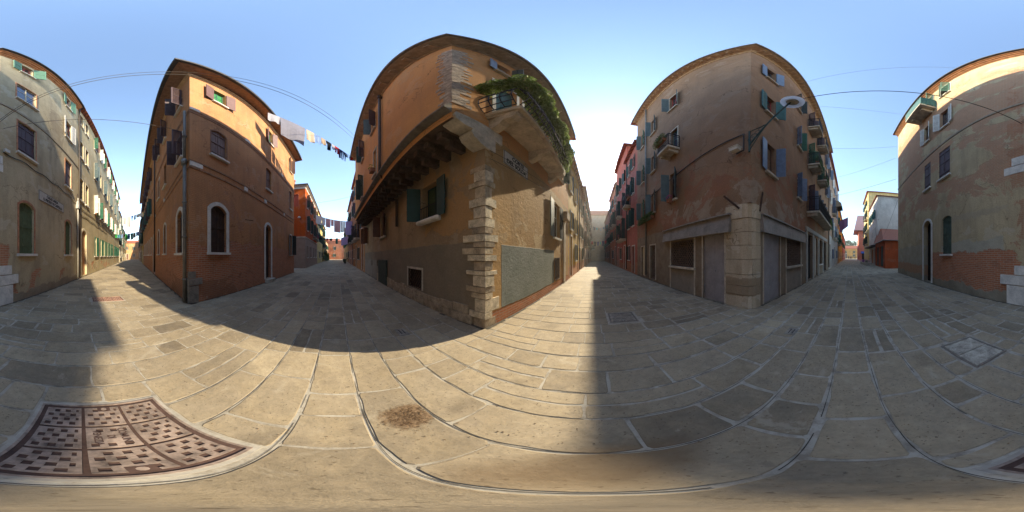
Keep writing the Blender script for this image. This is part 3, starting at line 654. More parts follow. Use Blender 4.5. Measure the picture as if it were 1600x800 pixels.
rp=[FCr.P(.02,.0,0),FCr.P(.08,.72,0),FCr.P(4.3,.6,0),FCr.P(4.35,.02,0)]; on=[-FCr.d,FCr.out,FCr.d]
for k in range(3):
    a,c=rp[k],rp[k+1]; L=(c-a).length; n=max(3,int(L/.15)) if k==1 else 3
    for i in range(n+1):
        p=a+(c-a)*(i/n); b.tube(belly(p,on[k],zb+.13),.014,5)
    for (hz,oo) in ((.12,.16),(.32,.24),(.6,.2),(.95,.04),(.0,.05)): b.bar(a+on[k]*oo+Vector((0,0,zb+.13+hz)),c+on[k]*oo+Vector((0,0,zb+.13+hz)),.022)
b.xf(lambda p:p-hC.loc); link('railing',b.mesh('railing',iron),balc)
# ================================================================= D, the brown house with the lamp
mD=wallmat('brown_render',(.315,.215,.148),(.235,.158,.108),(.14,.102,.075),layers=[
    dict(z=(2.85,3.9),wob=.7,patch=(.45,.47),col=(.40,.33,.26),col2=(.32,.25,.19),s=(-.5,6.5),amt=.9),
    dict(z=(2.85,7.2),wob=.7,patch=(.5,.55),col=(.33,.16,.10),col2=(.27,.14,.095),amt=.7),
    dict(z=(-1,3.0),wob=.15,col=(.30,.25,.19),col2=(.22,.17,.125)),
    dict(kind='brick',z=(1.5,2.3),wob=.2,patch=(1,.62),amt=.7),
    dict(z=(14.2,16.2),wob=.5,patch=(.5,.56),col=(.34,.26,.2),col2=(.28,.2,.15),amt=.7)],seed=9,stainamt=.4,streak=.35,big=.35)
hD=House('corner_house','tall brown rendered corner house with a pale stone corner pillar and grey shop doors','house',cD)
sw=(stone,.08,.02)
hD.win(FDl,4.0,4.75,11.7,13.45,'dark',fm=red_in,sill=stone,sh=(sh_grey,110,sh_grey,150),frame=sw)
hD.win(FDl,3.95,4.6,7.45,9.3,'glass',glass=GLB,fm=sh_teal,sill=None,frame=sw,name='balcony_door')
hD.win(FDl,4.05,4.72,4.45,6.05,'dark',fm=frame_b,sill=stone,sh=(sh_grey,105,sh_grey,140),style='plank',sw=.42)
for z0,z1 in ((11.2,12.95),(7.45,8.85),(4.4,5.8)): hD.win(FDl,6.62,7.3,z0,z1,'dark',sill=stone,sh=(sh_grey,110,sh_grey,150),style='plank' if z0<5 else 'louvre')
for z0,z1 in ((11.2,12.95),(7.45,8.85),(4.4,5.8)): hD.win(FDl,8.7,9.4,z0,z1,'dark',sill=stone,sh=(sh_grey,110,sh_sage,150))
hD.win(FDl,1.02,2.1,0.0,2.34,'flatdoor',bm=greypaint,sill=None,frame=(stone,.07,.015),dp=.1)
hD.win(FDl,2.66,4.6,1.13,2.28,'glass',fm=frame_b,mull=2,sill=stone,dp=.12,name='shop_window')
hD.win(FDl,6.6,7.5,.12,2.28,'door',bm=wood_grey,sill=None,frame=sw); hD.win(FDl,8.6,9.4,.12,2.28,'door',bm=frame_cream,sill=None,frame=sw)
bs=sh_blue
hD.win(FDr,.88,1.55,12.08,13.85,'dark',sill=stone,fm=frame_b,sh=(bs,172,bs,150),style='plank',sw=.36)
hD.win(FDr,.85,1.5,8.22,9.8,'dark',sill=stone,fm=red_in,sh=(sh_teal,172,sh_teal,130),sw=.38)
hD.win(FDr,.88,1.52,4.7,6.15,'glass',glass=simple('drawn_blind',(.20,.13,.08),.9),sill=stone,sh=(bs,172,bs,100),style='plank',fm=frame_b,sw=.36)
hD.win(FDr,3.9,4.55,12.1,13.8,'dark',sill=stone,sh=(sh_black,120,sh_black,110))
hD.win(FDr,4.0,4.6,8.25,9.85,'dark',sill=stone,sh=(sh_blue,120,sh_green,110)); hD.win(FDr,4.0,4.62,4.72,6.15,'dark',sill=stone,sh=(bs,110,bs,120),style='plank')
for s0 in (6.3,9.0): 
    hD.win(FDr,s0,s0+.85,11.95,14.0,'dark',sill=None,sh=(sh_dark,110,sh_dark,120),name='balcony_door',fm=sh_dgreen); hD.win(FDr,s0,s0+.85,8.05,10.1,'dark',sill=None,sh=(sh_green,110,sh_green,120),name='balcony_door')
for s0 in (6.3,8.4,10.6): hD.win(FDr,s0,s0+.85,4.4,6.4,'dark',sill=None,sh=(sh_dark,110,bs,120),name='balcony_door')
for z0,z1 in ((12.1,13.8),(8.2,9.8),(4.6,6.1)): hD.win(FDr,12.8,13.6,z0,z1,'dark',sh=(bs,120,bs,130))
hD.win(FDr,.72,1.96,0,2.36,'flatdoor',bm=greypaint,sill=None,frame=(stone,.06,.015),dp=.1)
hD.win(FDr,2.58,4.55,1.15,2.32,'glass',fm=frame_b,mull=2,sill=stone,dp=.12,name='shop_window')
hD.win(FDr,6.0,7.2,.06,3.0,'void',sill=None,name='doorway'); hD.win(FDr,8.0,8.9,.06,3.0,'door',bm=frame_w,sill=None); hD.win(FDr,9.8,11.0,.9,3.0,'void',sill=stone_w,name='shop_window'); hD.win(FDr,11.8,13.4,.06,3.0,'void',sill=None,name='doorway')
TD=16.0; LD=10.5; MDn=15.3
hD.panel(FDl,.95,LD,0,3.2,mD); hD.panel(FDr,.5,MDn,0,3.2,mD); hD.panel(FDl,0,LD,3.2,TD,mD); hD.panel(FDr,0,MDn,3.2,TD,mD)
l1=FDl.at(LD); r1=FDr.at(MDn); k1=(17.5,6.5); k2=(20,-1)
pD=[cD,r1,k2,k1,l1]; hD.blank([r1,k2,k1,l1],0,TD,mD); hD.flat(pD,TD,mD)
hD.flat([cD,FDl.at(1.0),FDr.at(.6)],3.2,mD); hD.finish()
b=MB(); zs=[0,.42,.7,1.05,1.5,1.92,2.32,2.74,3.2]
rr=random.Random(3)
for i in range(8):
    e_=.02+rr.uniform(-.012,.012)
    A=[FDl.at(.94),(lambda p:(p.x,p.y))(FDl.P(.94,e_,0)),(lambda p:(p.x,p.y))(FDl.P(.30,e_,0)),(lambda p:(p.x,p.y))(FDl.P(.12,-.05+e_,0)),(lambda p:(p.x,p.y))(FDr.P(.10,-.05+e_,0)),(lambda p:(p.x,p.y))(FDr.P(.25,e_,0)),(lambda p:(p.x,p.y))(FDr.P(.5,e_,0)),FDr.at(.5),(lambda p:(p.x,p.y))(FDr.P(.5,-.5,0))]
    prism(b,A,zs[i]+.006,zs[i+1]-.006)
hD.part('corner_pillar',b,wallmat('pillar_stone',(.60,.525,.41),(.48,.41,.31),(.25,.2,.14),stainamt=.7,bumpy=.7,seed=11,layers=[dict(z=(.4,.95),wob=.1,col=(.30,.23,.16),col2=(.24,.19,.13),amt=.8)]))
for F,s0,s1 in ((FDl,.72,5.3),(FDr,.52,5.15)):
    b=MB(); A=[F.P(s0,0,2.36),F.P(s0,.15,2.36),F.P(s0,.08,2.9),F.P(s0,.0,2.9)]; B_=[p+F.d*(s1-s0) for p in A]
    for k in range(4): b.face([A[k],B_[k],B_[(k+1)%4],A[(k+1)%4]])
    b.face(A);b.face(B_); hood=hD.part('shop_hood',b,hoodpaint)
    b=MB(); fbox(b,F,s0-.03,s1+.03,0,.16,2.9,2.94); fbox(b,F,s0-.02,s1+.02,.135,.165,2.34,2.37); b.xf(lambda p:p-hD.loc); link('trim',b.mesh('trim',simple('light_metal_trim',(.33,.31,.29),.5,.3)),hood)
latm=simple('brown_painted_lattice',(.13,.09,.065),.8,var=.3)
hD.place('grille',lattice(1.94,1.15,.17,.03,.014).mesh('grille',latm),FDl,3.63,1.13); hD.place('grille',lattice(1.97,1.17,.17,.03,.014).mesh('grille',latm),FDr,3.565,1.15)
for F,s0,s1,x0,x1 in ((FDl,2.66,4.6,2.58,4.68),(FDr,2.58,4.55,2.5,4.65)):
    b=MB(); fbox(b,F,s0,s1,0,.012,0,1.05); hD.part('shop_panel',b,simple('beige_panel',(.27,.235,.19),.85,var=.15,scale=2))
    b=MB(); fbox(b,F,x0,s0-.01,0,.03,0,2.34); hD.part('stone_jamb',b,stone); b=MB(); fbox(b,F,s1+.01,x1,0,.03,0,2.34); hD.part('stone_jamb',b,stone)
b=MB(); fbox(b,FDr,5.6,5.9,0,.05,0,3.15); fbox(b,FDr,7.3,7.6,0,.05,0,3.15); fbox(b,FDr,9.2,9.5,0,.05,0,3.15); fbox(b,FDr,11.2,11.5,0,.05,0,3.15); fbox(b,FDr,5.5,13.8,0,.08,3.15,3.4); hD.part('stone_pier',b,simple('grey_white_piers',(.40,.38,.34),.85,var=.2))
e=[l1,cD,r1]
b=MB(); sweep(b,e,[(0,15.7),(.05,15.72),(.05,15.88),(.12,15.92),(.12,16.0),(.42,16.03),(.42,16.09),(0,16.1)])
for F,n in ((FDl,26),(FDr,38)):
    for k in range(n): fbox(b,F,.15+k*.4,.27+k*.4,.05,.34,15.9,16.025)
hD.part('eaves',b,simple('ochre_eaves',(.42,.30,.18),.9,var=.25))
b=MB(); sweep(b,e,[(.4,16.07),(.5,16.08),(.52,16.16),(0,16.2)]); hD.part('gutter',b,simple('grey_gutter',(.20,.17,.13),.7,var=.3))
hiproof(hD,pD,16.15,.5,1.8,3)
b=MB(); b.tube([FDl.P(8.1,.1,15.8),FDl.P(8.1,.1,.3)],.055,8); hD.part('drainpipe',b,zinc,smooth=True)
b=MB(); b.tube([FDr.P(14.9,.1,15.8),FDr.P(14.9,.1,.3)],.06,8); hD.part('drainpipe',b,copper,smooth=True)
b=MB(); fbox(b,FDl,.55,.62,.0,.035,3.05,3.06); b.bar(FDl.P(1.02,.03,3.62),FDl.P(.38,.05,3.05),.06,.02,up=FDl.out); hD.part('wall_tie',b,rust)
b=MB(); b.bar(FDr.P(.62,.03,3.72),FDr.P(.42,.05,3.0),.06,.02,up=FDr.out); hD.part('wall_tie',b,rust)
b=MB(); b.tube([FDl.P(.22,.04,6.0),FDl.P(.22,.04,5.2),FDl.P(.5,.04,5.15)],.025,6); b.tube([FDl.P(.2,.03,6.0),FDl.P(1.0,.03,5.98),FDl.P(2.2,.03,5.9),FDl.P(4,.03,5.75),FDl.P(8,.03,5.6)],.022,5); hD.part('cable',b,cablem)
def balcony(h,F,s0,s1,d,z,mat=stone,ht=.95,scroll=True):
    b=MB(); fbox(b,F,s0,s1,0,d,z-.12,z); fbox(b,F,s0+.12,s0+.27,0,d*.8,z-.3,z-.12); fbox(b,F,s1-.27,s1-.12,0,d*.8,z-.3,z-.12)
    o=h.part('balcony',b,mat); railing(h,F,s0+.03,s1-.03,d-.04,z,ht,iron,o,scroll=scroll); return o
balcony(hD,FDl,3.75,4.95,.62,7.42,ht=.9)
for s0 in (6.0,8.75):
    balcony(hD,FDr,s0,s0+1.45,.75,11.95); balcony(hD,FDr,s0,s0+1.45,.75,8.05)
balcony(hD,FDr,5.75,12.2,.8,4.4)
# ================================================================= ground and paving
U=dirv(-61.5); V=Vector((U.y*1,-U.x*1,0))   # U along the main street, V across it
V=Vector((.4772,.8788,0))
def inzone(p):
    u,v=p.dot(U),p.dot(V)
    if -4.9<v<3.2 and -3<u<78: return True
    if (-8.4 if u<-13 else -5.2)<v<3.6 and -98<u<1: return True
    d=dirv(30); a,w=p.dot(d),p.dot(Vector((d.y,-d.x,0)))
    if -1<a<54 and -2.9<w<4.6: return True
    d=dirv(227); a,w=p.dot(d),p.dot(Vector((d.y,-d.x,0)))
    if -1<a<75 and -4.3<w<2.3: return True
    return False
def groundmat():
    m,n,l,p=newmat('mortar_and_earth'); t=NT(n,l); tc=t.node('ShaderNodeTexCoord').outputs['Object']
    c=t.mix(t.ramp(t.noise(tc,.8,6,.6),.35,.65),(.33,.30,.245),(.44,.405,.34)); c=t.mix(t.ramp(t.noise(tc,5,7,.72),.47,.62,0,.8),c,(.20,.17,.13))
    l.new(c,p.inputs['Base Color']); p.inputs['Roughness'].default_value=.95; p.inputs['Specular IOR Level'].default_value=.15; l.new(t.bump(t.noise(tc,25,5,.7),.5,.01),p.inputs['Normal']); return m
def slabmat():
    m,n,l,p=newmat('trachyte_slabs'); t=NT(n,l); tc=t.node('ShaderNodeTexCoord').outputs['Object']
    at=t.node('ShaderNodeAttribute'); at.attribute_name='tint'; tv=at.outputs['Fac']
    rp=t.node('ShaderNodeValToRGB'); l.new(tv,rp.inputs[0]); cr=rp.color_ramp
    cr.elements[0].color=(.165,.138,.105,1); cr.elements[0].position=0; cr.elements[1].color=(.40,.34,.245,1); cr.elements[1].position=1
    e=cr.elements.new(.18); e.color=(.255,.215,.158,1); e=cr.elements.new(.6); e.color=(.345,.29,.208,1)
    off=t.node('ShaderNodeVectorMath',operation='ADD'); l.new(tc,off.inputs[0]); cb=t.node('ShaderNodeCombineXYZ'); l.new(t.math('MULTIPLY',tv,37.),cb.inputs[2]); l.new(cb.outputs[0],off.inputs[1]); q=off.outputs[0]
    c=rp.outputs[0]; a=t.noise(q,2.2,7,.65,.5); c=t.mix(t.ramp(a,.38,.66,0,.55),c,(.36,.29,.185))
    c=t.mix(t.ramp(t.noise(q,1.1,5,.6),.55,.72,0,.6),c,(.155,.13,.10))
    f=t.noise(q,26,8,.8); g=t.noise(q,9,6,.7); c=t.mix(1,c,t.mix(t.ramp(f,.25,.75),(.78,.78,.78),(1.18,1.18,1.18)),'MULTIPLY'); c=t.mix(1,c,t.mix(t.ramp(g,.3,.7),(.84,.84,.84),(1.12,1.12,1.12)),'MULTIPLY')
    pk=t.ramp(t.noise(q,45,3,.55),.62,.70,0,.75); c=t.mix(pk,c,(.11,.085,.06))
    ws=t.ramp(t.noise(tc,.45,7,.62,.4),.36,.66); c=t.mix(1,c,t.mix(ws,(.78,.76,.74),(1.12,1.10,1.06)),'MULTIPLY'); sp=t.ramp(t.noise(tc,3.3,7,.7,.8),.60,.70,0,.55); c=t.mix(sp,c,(.19,.155,.115)); c=t.mix(t.ramp(t.noise(tc,1.6,7,.7,1.),.60,.66,0,.4),c,(.44,.39,.30))
    sx=t.node('ShaderNodeSeparateXYZ'); l.new(tc,sx.inputs[0])
    dx=t.math('DIVIDE',t.math('SUBTRACT',sx.outputs[0],.27),.42); dy=t.math('DIVIDE',t.math('SUBTRACT',sx.outputs[1],.38),.20)
    r2=t.math('ADD',t.math('ADD',t.math('MULTIPLY',dx,dx),t.math('MULTIPLY',dy,dy)),t.math('MULTIPLY',t.noise(tc,3,6,.7),1.4)); c=t.mix(t.ramp(r2,2.2,1.0,0,.75),c,(.15,.10,.055))
    # sandy brown patch of worn stone near the cover
    dx=t.math('DIVIDE',t.math('SUBTRACT',sx.outputs[0],-.64),.19); dy=t.math('DIVIDE',t.math('SUBTRACT',sx.outputs[1],.85),.19)
    rr=t.math('ADD',t.math('MULTIPLY',dx,dx),t.math('MULTIPLY',dy,dy)); rr=t.math('ADD',rr,t.math('MULTIPLY',t.noise(tc,8,5,.7),1.6)); mk=t.ramp(rr,1.75,1.35); c=t.mix(mk,c,t.mix(t.ramp(f,.4,.6),(.09,.055,.03),(.27,.185,.11)))
    l.new(c,p.inputs['Base Color']); p.inputs['Roughness'].default_value=.82; p.inputs['Specular IOR Level'].default_value=.25
    h=t.math('ADD',t.math('MULTIPLY',f,.5),g); l.new(t.bump(h,.55,.012),p.inputs['Normal']); return m
slabM=slabmat(); gM=groundmat()
b=MB(); b.face([(-400,-400,0),(400,-400,0),(400,400,0),(-400,400,0)]); tag(link('ground',b.mesh('ground',gM)),kind='structure')
rs=random.Random(11)
HOLES=[]  # (cx,cy,half u,half v) of covers, in u,v
def uvof(p): return (p.dot(U),p.dot(V))
cover1=(.145,-.78,.44,.46)
def px_ground(az,dep,H=1.6):
    d=H/math.tan(R(dep)); v=dirv(az)*d; return v
c2=px_ground((168-800)*.225,(467.5-400)*.225); c3=px_ground((972-800)*.225,(496-400)*.225); c4_=px_ground((1520-800)*.225,(547-400)*.225)
HOLES=[(.145,-.775,.467,.482),(*uvof(c2),.585,.335),(*uvof(c3),.375,.375),(*uvof(c4_),.42,.33)]
def blocked(u0,u1,v0,v1):
    return any(u1>h[0]-h[2] and u0<h[0]+h[2] and v1>h[1]-h[3] and v0<h[1]+h[3] for h in HOLES)
sv=[];sf=[];tint=[]
jl=MB()
def add_slab(u0,u1,v0,v1,tn,fine):
    g=.015 if not fine else rs.uniform(.012,.022); gu=.008+rs.uniform(0,.012)
    wd=1.55 if u1<-.5 else .85; g*=wd; gu*=wd; u0+=gu;u1-=gu;v0+=g;v1-=g; r=min(.02,(v1-v0)*.07); j=.009 if fine else .004; pts=[]
    cs=[(u0,v0,0),(u1,v0,1),(u1,v1,2),(u0,v1,3)]
    if fine:
        for k in range(4):
            (ua,va,_),(ub,vb,_)=cs[k],cs[(k+1)%4]; L=math.hypot(ub-ua,vb-va); n=max(2,int(L/.14))
            for i in range(n):
                f=(i+.0)/n; 
                if i==0:
                    tt=r/L; pts.append((ua+(ub-ua)*tt,va+(vb-va)*tt))
                else: pts.append((ua+(ub-ua)*f,va+(vb-va)*f))
            pts.append((ub-(ub-ua)*r/L,vb-(vb-va)*r/L))
        pts=[(a+rs.uniform(-j,j),c+rs.uniform(-j,j)) for a,c in pts]
    else: pts=[(a+rs.uniform(-j,j),c+rs.uniform(-j,j)) for a,c,_ in cs]
    z=.0035+rs.uniform(0,.002); i0=len(sv); cu,cv=(u0+u1)/2,(v0+v1)/2
    def W(a,c,z): p=U*a+V*c; return (p.x,p.y,z)
    n=len(pts)
    for a,c in pts: sv.append(W(a,c,0.001))
    for a,c in pts: sv.append(W(a+(cu-a)*.02,c+(cv-c)*.03,z))
    # winding: U x V points down, so reverse
    sf.append(tuple(i0+n+k for k in reversed(range(n)))); tint.append(tn)
    for k in range(n): k2=(k+1)%n; sf.append((i0+k2,i0+k,i0+n+k,i0+n+k2)); tint.append(tn*.8)
v=-9.0; rows=[]
edges=[-.26,.18,.60,1.02]
vv=-.26
while vv>-60: vv-=rs.choice((.42,.42,.40,.46,.36)); edges.insert(0,vv)
vv=1.02
while vv<56: vv+=rs.choice((.42,.44,.40,.48,.38)); edges.append(vv)
for k in range(len(edges)-1):
    v0,v1=edges[k],edges[k+1]
    u=-98+rs.uniform(0,.5); umax=78
    row_dark=rs.random()<.22
    while u<umax:
        L=rs.uniform(.34,1.05) if v1<4.2 else rs.uniform(.34,.75); u1=u+L
        if abs(v0+.26)<1e-6:
            if u<-.52<u1: u1=-.52
            elif abs(u+.52)<1e-6: u1=.66
        if abs(v0-.18)<1e-6:
            if u<-.75<u1: u1=-.75
            elif abs(u+.75)<1e-6: u1=.42
            elif abs(u-.42)<1e-6: u1=1.42
        p=U*((u+u1)/2)+V*((v0+v1)/2)
        if inzone(p) and not blocked(u,u1,v0,v1):
            near=p.length<11; tn=min(1,max(.05,rs.gauss(.60,.21)))
            if rs.random()<.10: tn=rs.uniform(.05,.25)
            m=p.dot(U),p.dot(V)
            if abs(m[1]-.2)<1.0 and 2.2<m[0]<16 and rs.random()<.38: tn=rs.uniform(0,.2)
            if m[0]<-2.5 and -2.5<m[1]<1.6 and rs.random()<.35: tn=rs.uniform(.0,.25)
            if near and L>.8 and rs.random()<.3 : add_slab(u,u1,v0,(v0+v1)/2,tn,True); add_slab(u,u1,(v0+v1)/2,v1,min(1,tn+.1),True)
            else: add_slab(u,u1,v0,v1,tn,near)
        elif inzone(p) and blocked(u,u1,v0,v1): 
            for h in HOLES:   # cut the slab round a cover
                a0,a1,b0,b1=h[0]-h[2],h[0]+h[2],h[1]-h[3],h[1]+h[3]
                if not(u1>a0 and u<a1 and v1>b0 and v0<b1): continue
                for q in ((u,a0,v0,v1),(a1,u1,v0,v1),(max(u,a0),min(u1,a1),v0,b0),(max(u,a0),min(u1,a1),b1,v1)):
                    if q[1]-q[0]>.09 and q[3]-q[2]>.09: add_slab(*q,rs.uniform(.45,.75),True)
        u=u1
me=bpy.data.meshes.new('paving_slabs'); me.from_pydata(sv,[],sf); me.materials.append(slabM)
at=me.attributes.new('tint','FLOAT','FACE'); at.data.foreach_set('value',tint); me.update()
tag(link('paving_slabs',me),kind='structure')
# thin dark joint running along the courses near the camera
for k in range(len(edges)):
    v0=edges[k]
    if -6<v0<7:
        pts=[]; u=-16.
        while u<18: 
            p=U*u+V*(v0+rs.uniform(-.004,.004)); pts.append((u,p)); u+=.22
        for (ua,a),(ub,c) in zip(pts[:-1],pts[1:]):
            if not(inzone(a) and inzone(c)) or blocked(min(ua,ub),max(ua,ub),v0-.01,v0+.01) or rs.random()<.12: continue
            w=rs.uniform(.0015,.0035); z=.0035
            q=[a-V*w,c-V*w,c+V*w,a+V*w]; jl.face([(x.x,x.y,z) for x in reversed(q)])
tag(link('paving_joint_lines',jl.mesh('joint',simple('dark_joint',(.05,.042,.032),.95,bump=0))),kind='structure')
# ---- covers
castM=simple('cast_iron_cover',(.27,.205,.165),.55,.15,var=.55,scale=5,bump=.4); castD=simple('cover_recess',(.085,.05,.04),.85,.1,var=.3)
frz=math.atan2(U.y,U.x)
def text_mesh(txt,size,mat,ext=.002,align='CENTER',sx=1.,bold=0):
    cu=bpy.data.curves.new('t','FONT'); cu.body=txt; cu.size=size; cu.extrude=ext; cu.align_x=align; cu.align_y='CENTER'; cu.offset=bold
    o=bpy.data.objects.new('t',cu); me=bpy.data.meshes.new_from_object(o); bpy.data.objects.remove(o); me.materials.clear(); me.materials.append(mat)
    if sx!=1: me.transform(Matrix.Scale(sx,4,(1,0,0)))
    return me
def cover(name,label,cu,cv,nu,nv,pu,pv,frame,texts=None,mat=castM,rec=castD,group=None):
    c=U*cu+V*cv; o=thing(name,label,'manhole cover',(c.x,c.y,0),frz,group)
    W_,H_=nu*pu,nv*pv; b=MB(); f=.04
    b.box(-W_/2-f,W_/2+f,-H_/2-f,H_/2+f,.0005,.004); link('cover_bed',b.mesh('cover_bed',rec),o)
    b=MB()
    for (x0,x1,y0,y1) in ((-W_/2-f,W_/2+f,-H_/2-f,-H_/2-f*.55),(-W_/2-f,W_/2+f,H_/2+f*.55,H_/2+f),(-W_/2-f,-W_/2-f*.55,-H_/2-f*.55,H_/2+f*.55),(W_/2+f*.55,W_/2+f,-H_/2-f*.55,H_/2+f*.55)): b.box(x0,x1,y0,y1,.004,.012)
    link('frame',b.mesh('frame',mat),o)
    for i in range(nu):
        for j in range(nv):
            b=MB(); x0,x1=-W_/2+i*pu+.011,-W_/2+(i+1)*pu-.011; y0,y1=-H_/2+j*pv+.011,-H_/2+(j+1)*pv-.011
            mid=texts and i==nu//2 and j==nv//2
            n=8; hx=[]; 
            holes=set()
            for a in range(n):
                for e_ in range(n):
                    if a in(1,3,5) and e_ in (1,3,5): pass
            # staggered square holes on a 9 x 9 grid
            N=13
            def hole(a,e_):
                if a in(1,2): k=0
                elif a in (4,5): k=1
                elif a in (7,8): k=0
                elif a in (10,11): k=1
                else: return False
                if mid and 3<=a<=8 : return False
                o_=1+2*k
                return any(e_ in (o_+4*q,) or e_==o_+4*q+1 for q in range(3)) and e_<12
            # merge cells row wise
            for a in range(N):
                e0=0
                while e0<N:
                    hh=hole(a,e0); e1=e0
                    while e1<N and hole(a,e1)==hh: e1+=1
                    if not hh: b.box(x0+(x1-x0)*e0/N,x0+(x1-x0)*e1/N,y0+(y1-y0)*a/N,y0+(y1-y0)*(a+1)/N,.004,.013)
                    e0=e1
            p_=link('panel',b.mesh('panel',mat),o)
            if mid:
                for k,tx in enumerate(texts):
                    me=text_mesh(tx,.058,rec,.0012,sx=.78,bold=.0008); q=link('lettering',me,p_,((x0+x1)/2+(1-k)*.066,(y0+y1)/2,.0145),rot=(0,0,-math.pi/2))
    for sy in (-1,1): 
        b=MB(); yy=sy*(H_/2-.035); b.box(-.03,.06,yy-.03,yy+.03,.0132,.0150,0); b.tube([(.015,yy,.0150),(.015,yy,.0162)],.02,10,1)
        link('lifting_eye',b.mesh('lifting_eye',[rec,mat]),o)
    b=MB(); g=.028
    for (x0,x1,y0,y1) in ((-W_/2-f-g,W_/2+f+g,-H_/2-f-g,-H_/2-f),(-W_/2-f-g,W_/2+f+g,H_/2+f,H_/2+f+g),(-W_/2-f-g,-W_/2-f,-H_/2-f,H_/2+f),(W_/2+f,W_/2+f+g,-H_/2-f,H_/2+f)): b.box(x0,x1,y0,y1,.0005,.0055)
    link('mortar_rim',b.mesh('mortar_rim',simple('pale_mortar',(.36,.33,.28),.95,var=.2,scale=5)),o)
    return o
cover('manhole_cover','big rusty square cast iron cover of nine pierced panels lettered COMUNE DI VENEZIA',.145,-.775,3,3,.262,.272,'f',('COMUNE','DI','VENEZIA'))
cover('manhole_cover','small pinkish cast iron cover of three panels in sunlit paving before the brick house',*uvof(c2),3,1,.34,.52,'f',mat=simple('pink_cover',(.30,.17,.12),.7,var=.25))
cover('manhole_cover','dark pierced iron cover of three panels at the mouth of the sunny narrow street',*uvof(c3),1,3,.6,.20,'f',mat=simple('grey_cover',(.24,.21,.175),.7,.1,var=.3),rec=simple('grey_cover_recess',(.11,.095,.08),.8))
# stone-framed double hatch
c=c4_; o=thing('paved_hatch','worn pale stone double hatch in a steel frame near the ochre corner house','hatch',(c.x,c.y,0),frz)
b=MB(); b.box(-.36,-.01,-.27,.27,.0005,.011); b.box(.01,.36,-.27,.27,.0005,.011); link('hatch_lid',b.mesh('lid',simple('mottled_stone_lid',(.38,.345,.28),.9,var=.45,scale=7,bump=.5)),o)
b=MB()
for q in ((-.40,.40,-.31,-.28),(-.40,.40,.28,.31),(-.40,-.37,-.28,.28),(.37,.40,-.28,.28)): b.box(*q,.0005,.013)
link('frame',b.mesh('frame',simple('steel_frame',(.22,.19,.155),.7,.1)),o)
# ================================================================= helper: plain row houses
def quick(F,s0,s1,H,mat,label,rows,cols,depth=7,cat='house',shs=((sh_green,sh_green),),eave=simple('row_eaves',(.34,.25,.17),.9),over=.35,ground='mix',seed=0,roofrise=1.4,w=.75,name='row_house',group=None,sills=stone_w,bal=(),flatroof=False,gd=True,pipe=True,angs=(100,150,170),skipcols=()):
    rr=random.Random(seed); h=House(name,label,cat,F.at(s0),group)
    for ci,c in enumerate(cols):
        for ri,(z0,z1) in enumerate(rows):
            S=shs[(ci+ri)%len(shs)]; a1=rr.choice(angs); a2=rr.choice(angs)
            if (ci,ri) in bal:
                h.win(F,s0+c,s0+c+w+.1,z0-.8,z1,'dark',sill=None,sh=(S[0],a1,S[1],a2),name='balcony_door'); balcony(h,F,s0+c-.35,s0+c+w+.45,.6,z0-.8,scroll=False)
            else:
                k=rr.random(); h.win(F,s0+c,s0+c+w,z0,z1,'dark',sill=sills,frame=(stone_w,.07,.02) if k<.4 else None,sh=(S[0],a1,S[1],a2),style='plank' if k>.6 else 'louvre')
        if gd:
            if ci%2==0: h.win(F,s0+c-.1,s0+c+.85,.1,2.5+.3*(seed%3),'door',bm=[wood_grey,wood_dark,sh_dbrown,greypaint][(ci+seed)%4],frame=(stone_w,.1,.02),sill=None)
            else: h.win(F,s0+c,s0+c+w,1.2,2.6,'dark',sill=sills,frame=(stone_w,.08,.02),sh=(shs[0][0],170,shs[0][1],170) if rr.random()<.6 else None)
    h.panel(F,s0,s1,0,H,mat); a=F.at(s0);e=F.at(s1); A=F.P(s0,-depth,0);E_=F.P(s1,-depth,0); A=(A.x,A.y);E_=(E_.x,E_.y)
    h.blank([a,A,E_,e],0,H,mat); h.flat([a,e,E_,A],H,mat); h.finish()
    path=[e,a] if F.side>0 else [a,e]
    b=MB(); sweep(b,path,[(0,H-.32),(.07,H-.28),(.07,H-.1),(over,H-.05),(over,H+.03),(0,H+.06)]); h.part('eaves',b,eave)
    b=MB(); sweep(b,path,[(over-.01,H),(over+.09,H+.01),(over+.1,H+.1),(0,H+.14)]); h.part('gutter',b,gutterm)
    if not flatroof: hiproof(h,[a,e,E_,A],H+.1,over,roofrise,2.5)
    if pipe: b=MB(); b.tube([F.P(s1-.2,.09,H-.2),F.P(s1-.2,.09,.2)],.05,6); h.part('drainpipe',b,zinc if seed%2 else copper,smooth=True)
    return h
mk=lambda n,c1,sd,**k: wallmat(n,c1,tuple(x*.78 for x in c1),tuple(x*.42 for x in c1),seed=sd,**k)
lowbrick=[dict(kind='brick',z=(-1,.9),wob=.6,amt=.9),dict(kind='brick',z=(.5,3.5),wob=.5,patch=(.7,.62),amt=.7)]
R4=[(5.85,7.75),(9.8,11.7),(13.8,15.5)]
FA2=Fac(FA.at(7.35),227.2,1)
h=House('row_house','long pale beige house with a brown panelled door and green ground floor shutters','house',FA2.at(0))
mA2=mk('cream_beige_render',(.50,.42,.28),14,layers=[dict(kind='brick',z=(.2,1.15),wob=.6,patch=(.9,.57),amt=.9)])
h.win(FA2,.75,1.95,.1,3.6,'door',frame=(frame_cream,.16,.03),arch=.3,bm=wood_orange,sill=None)
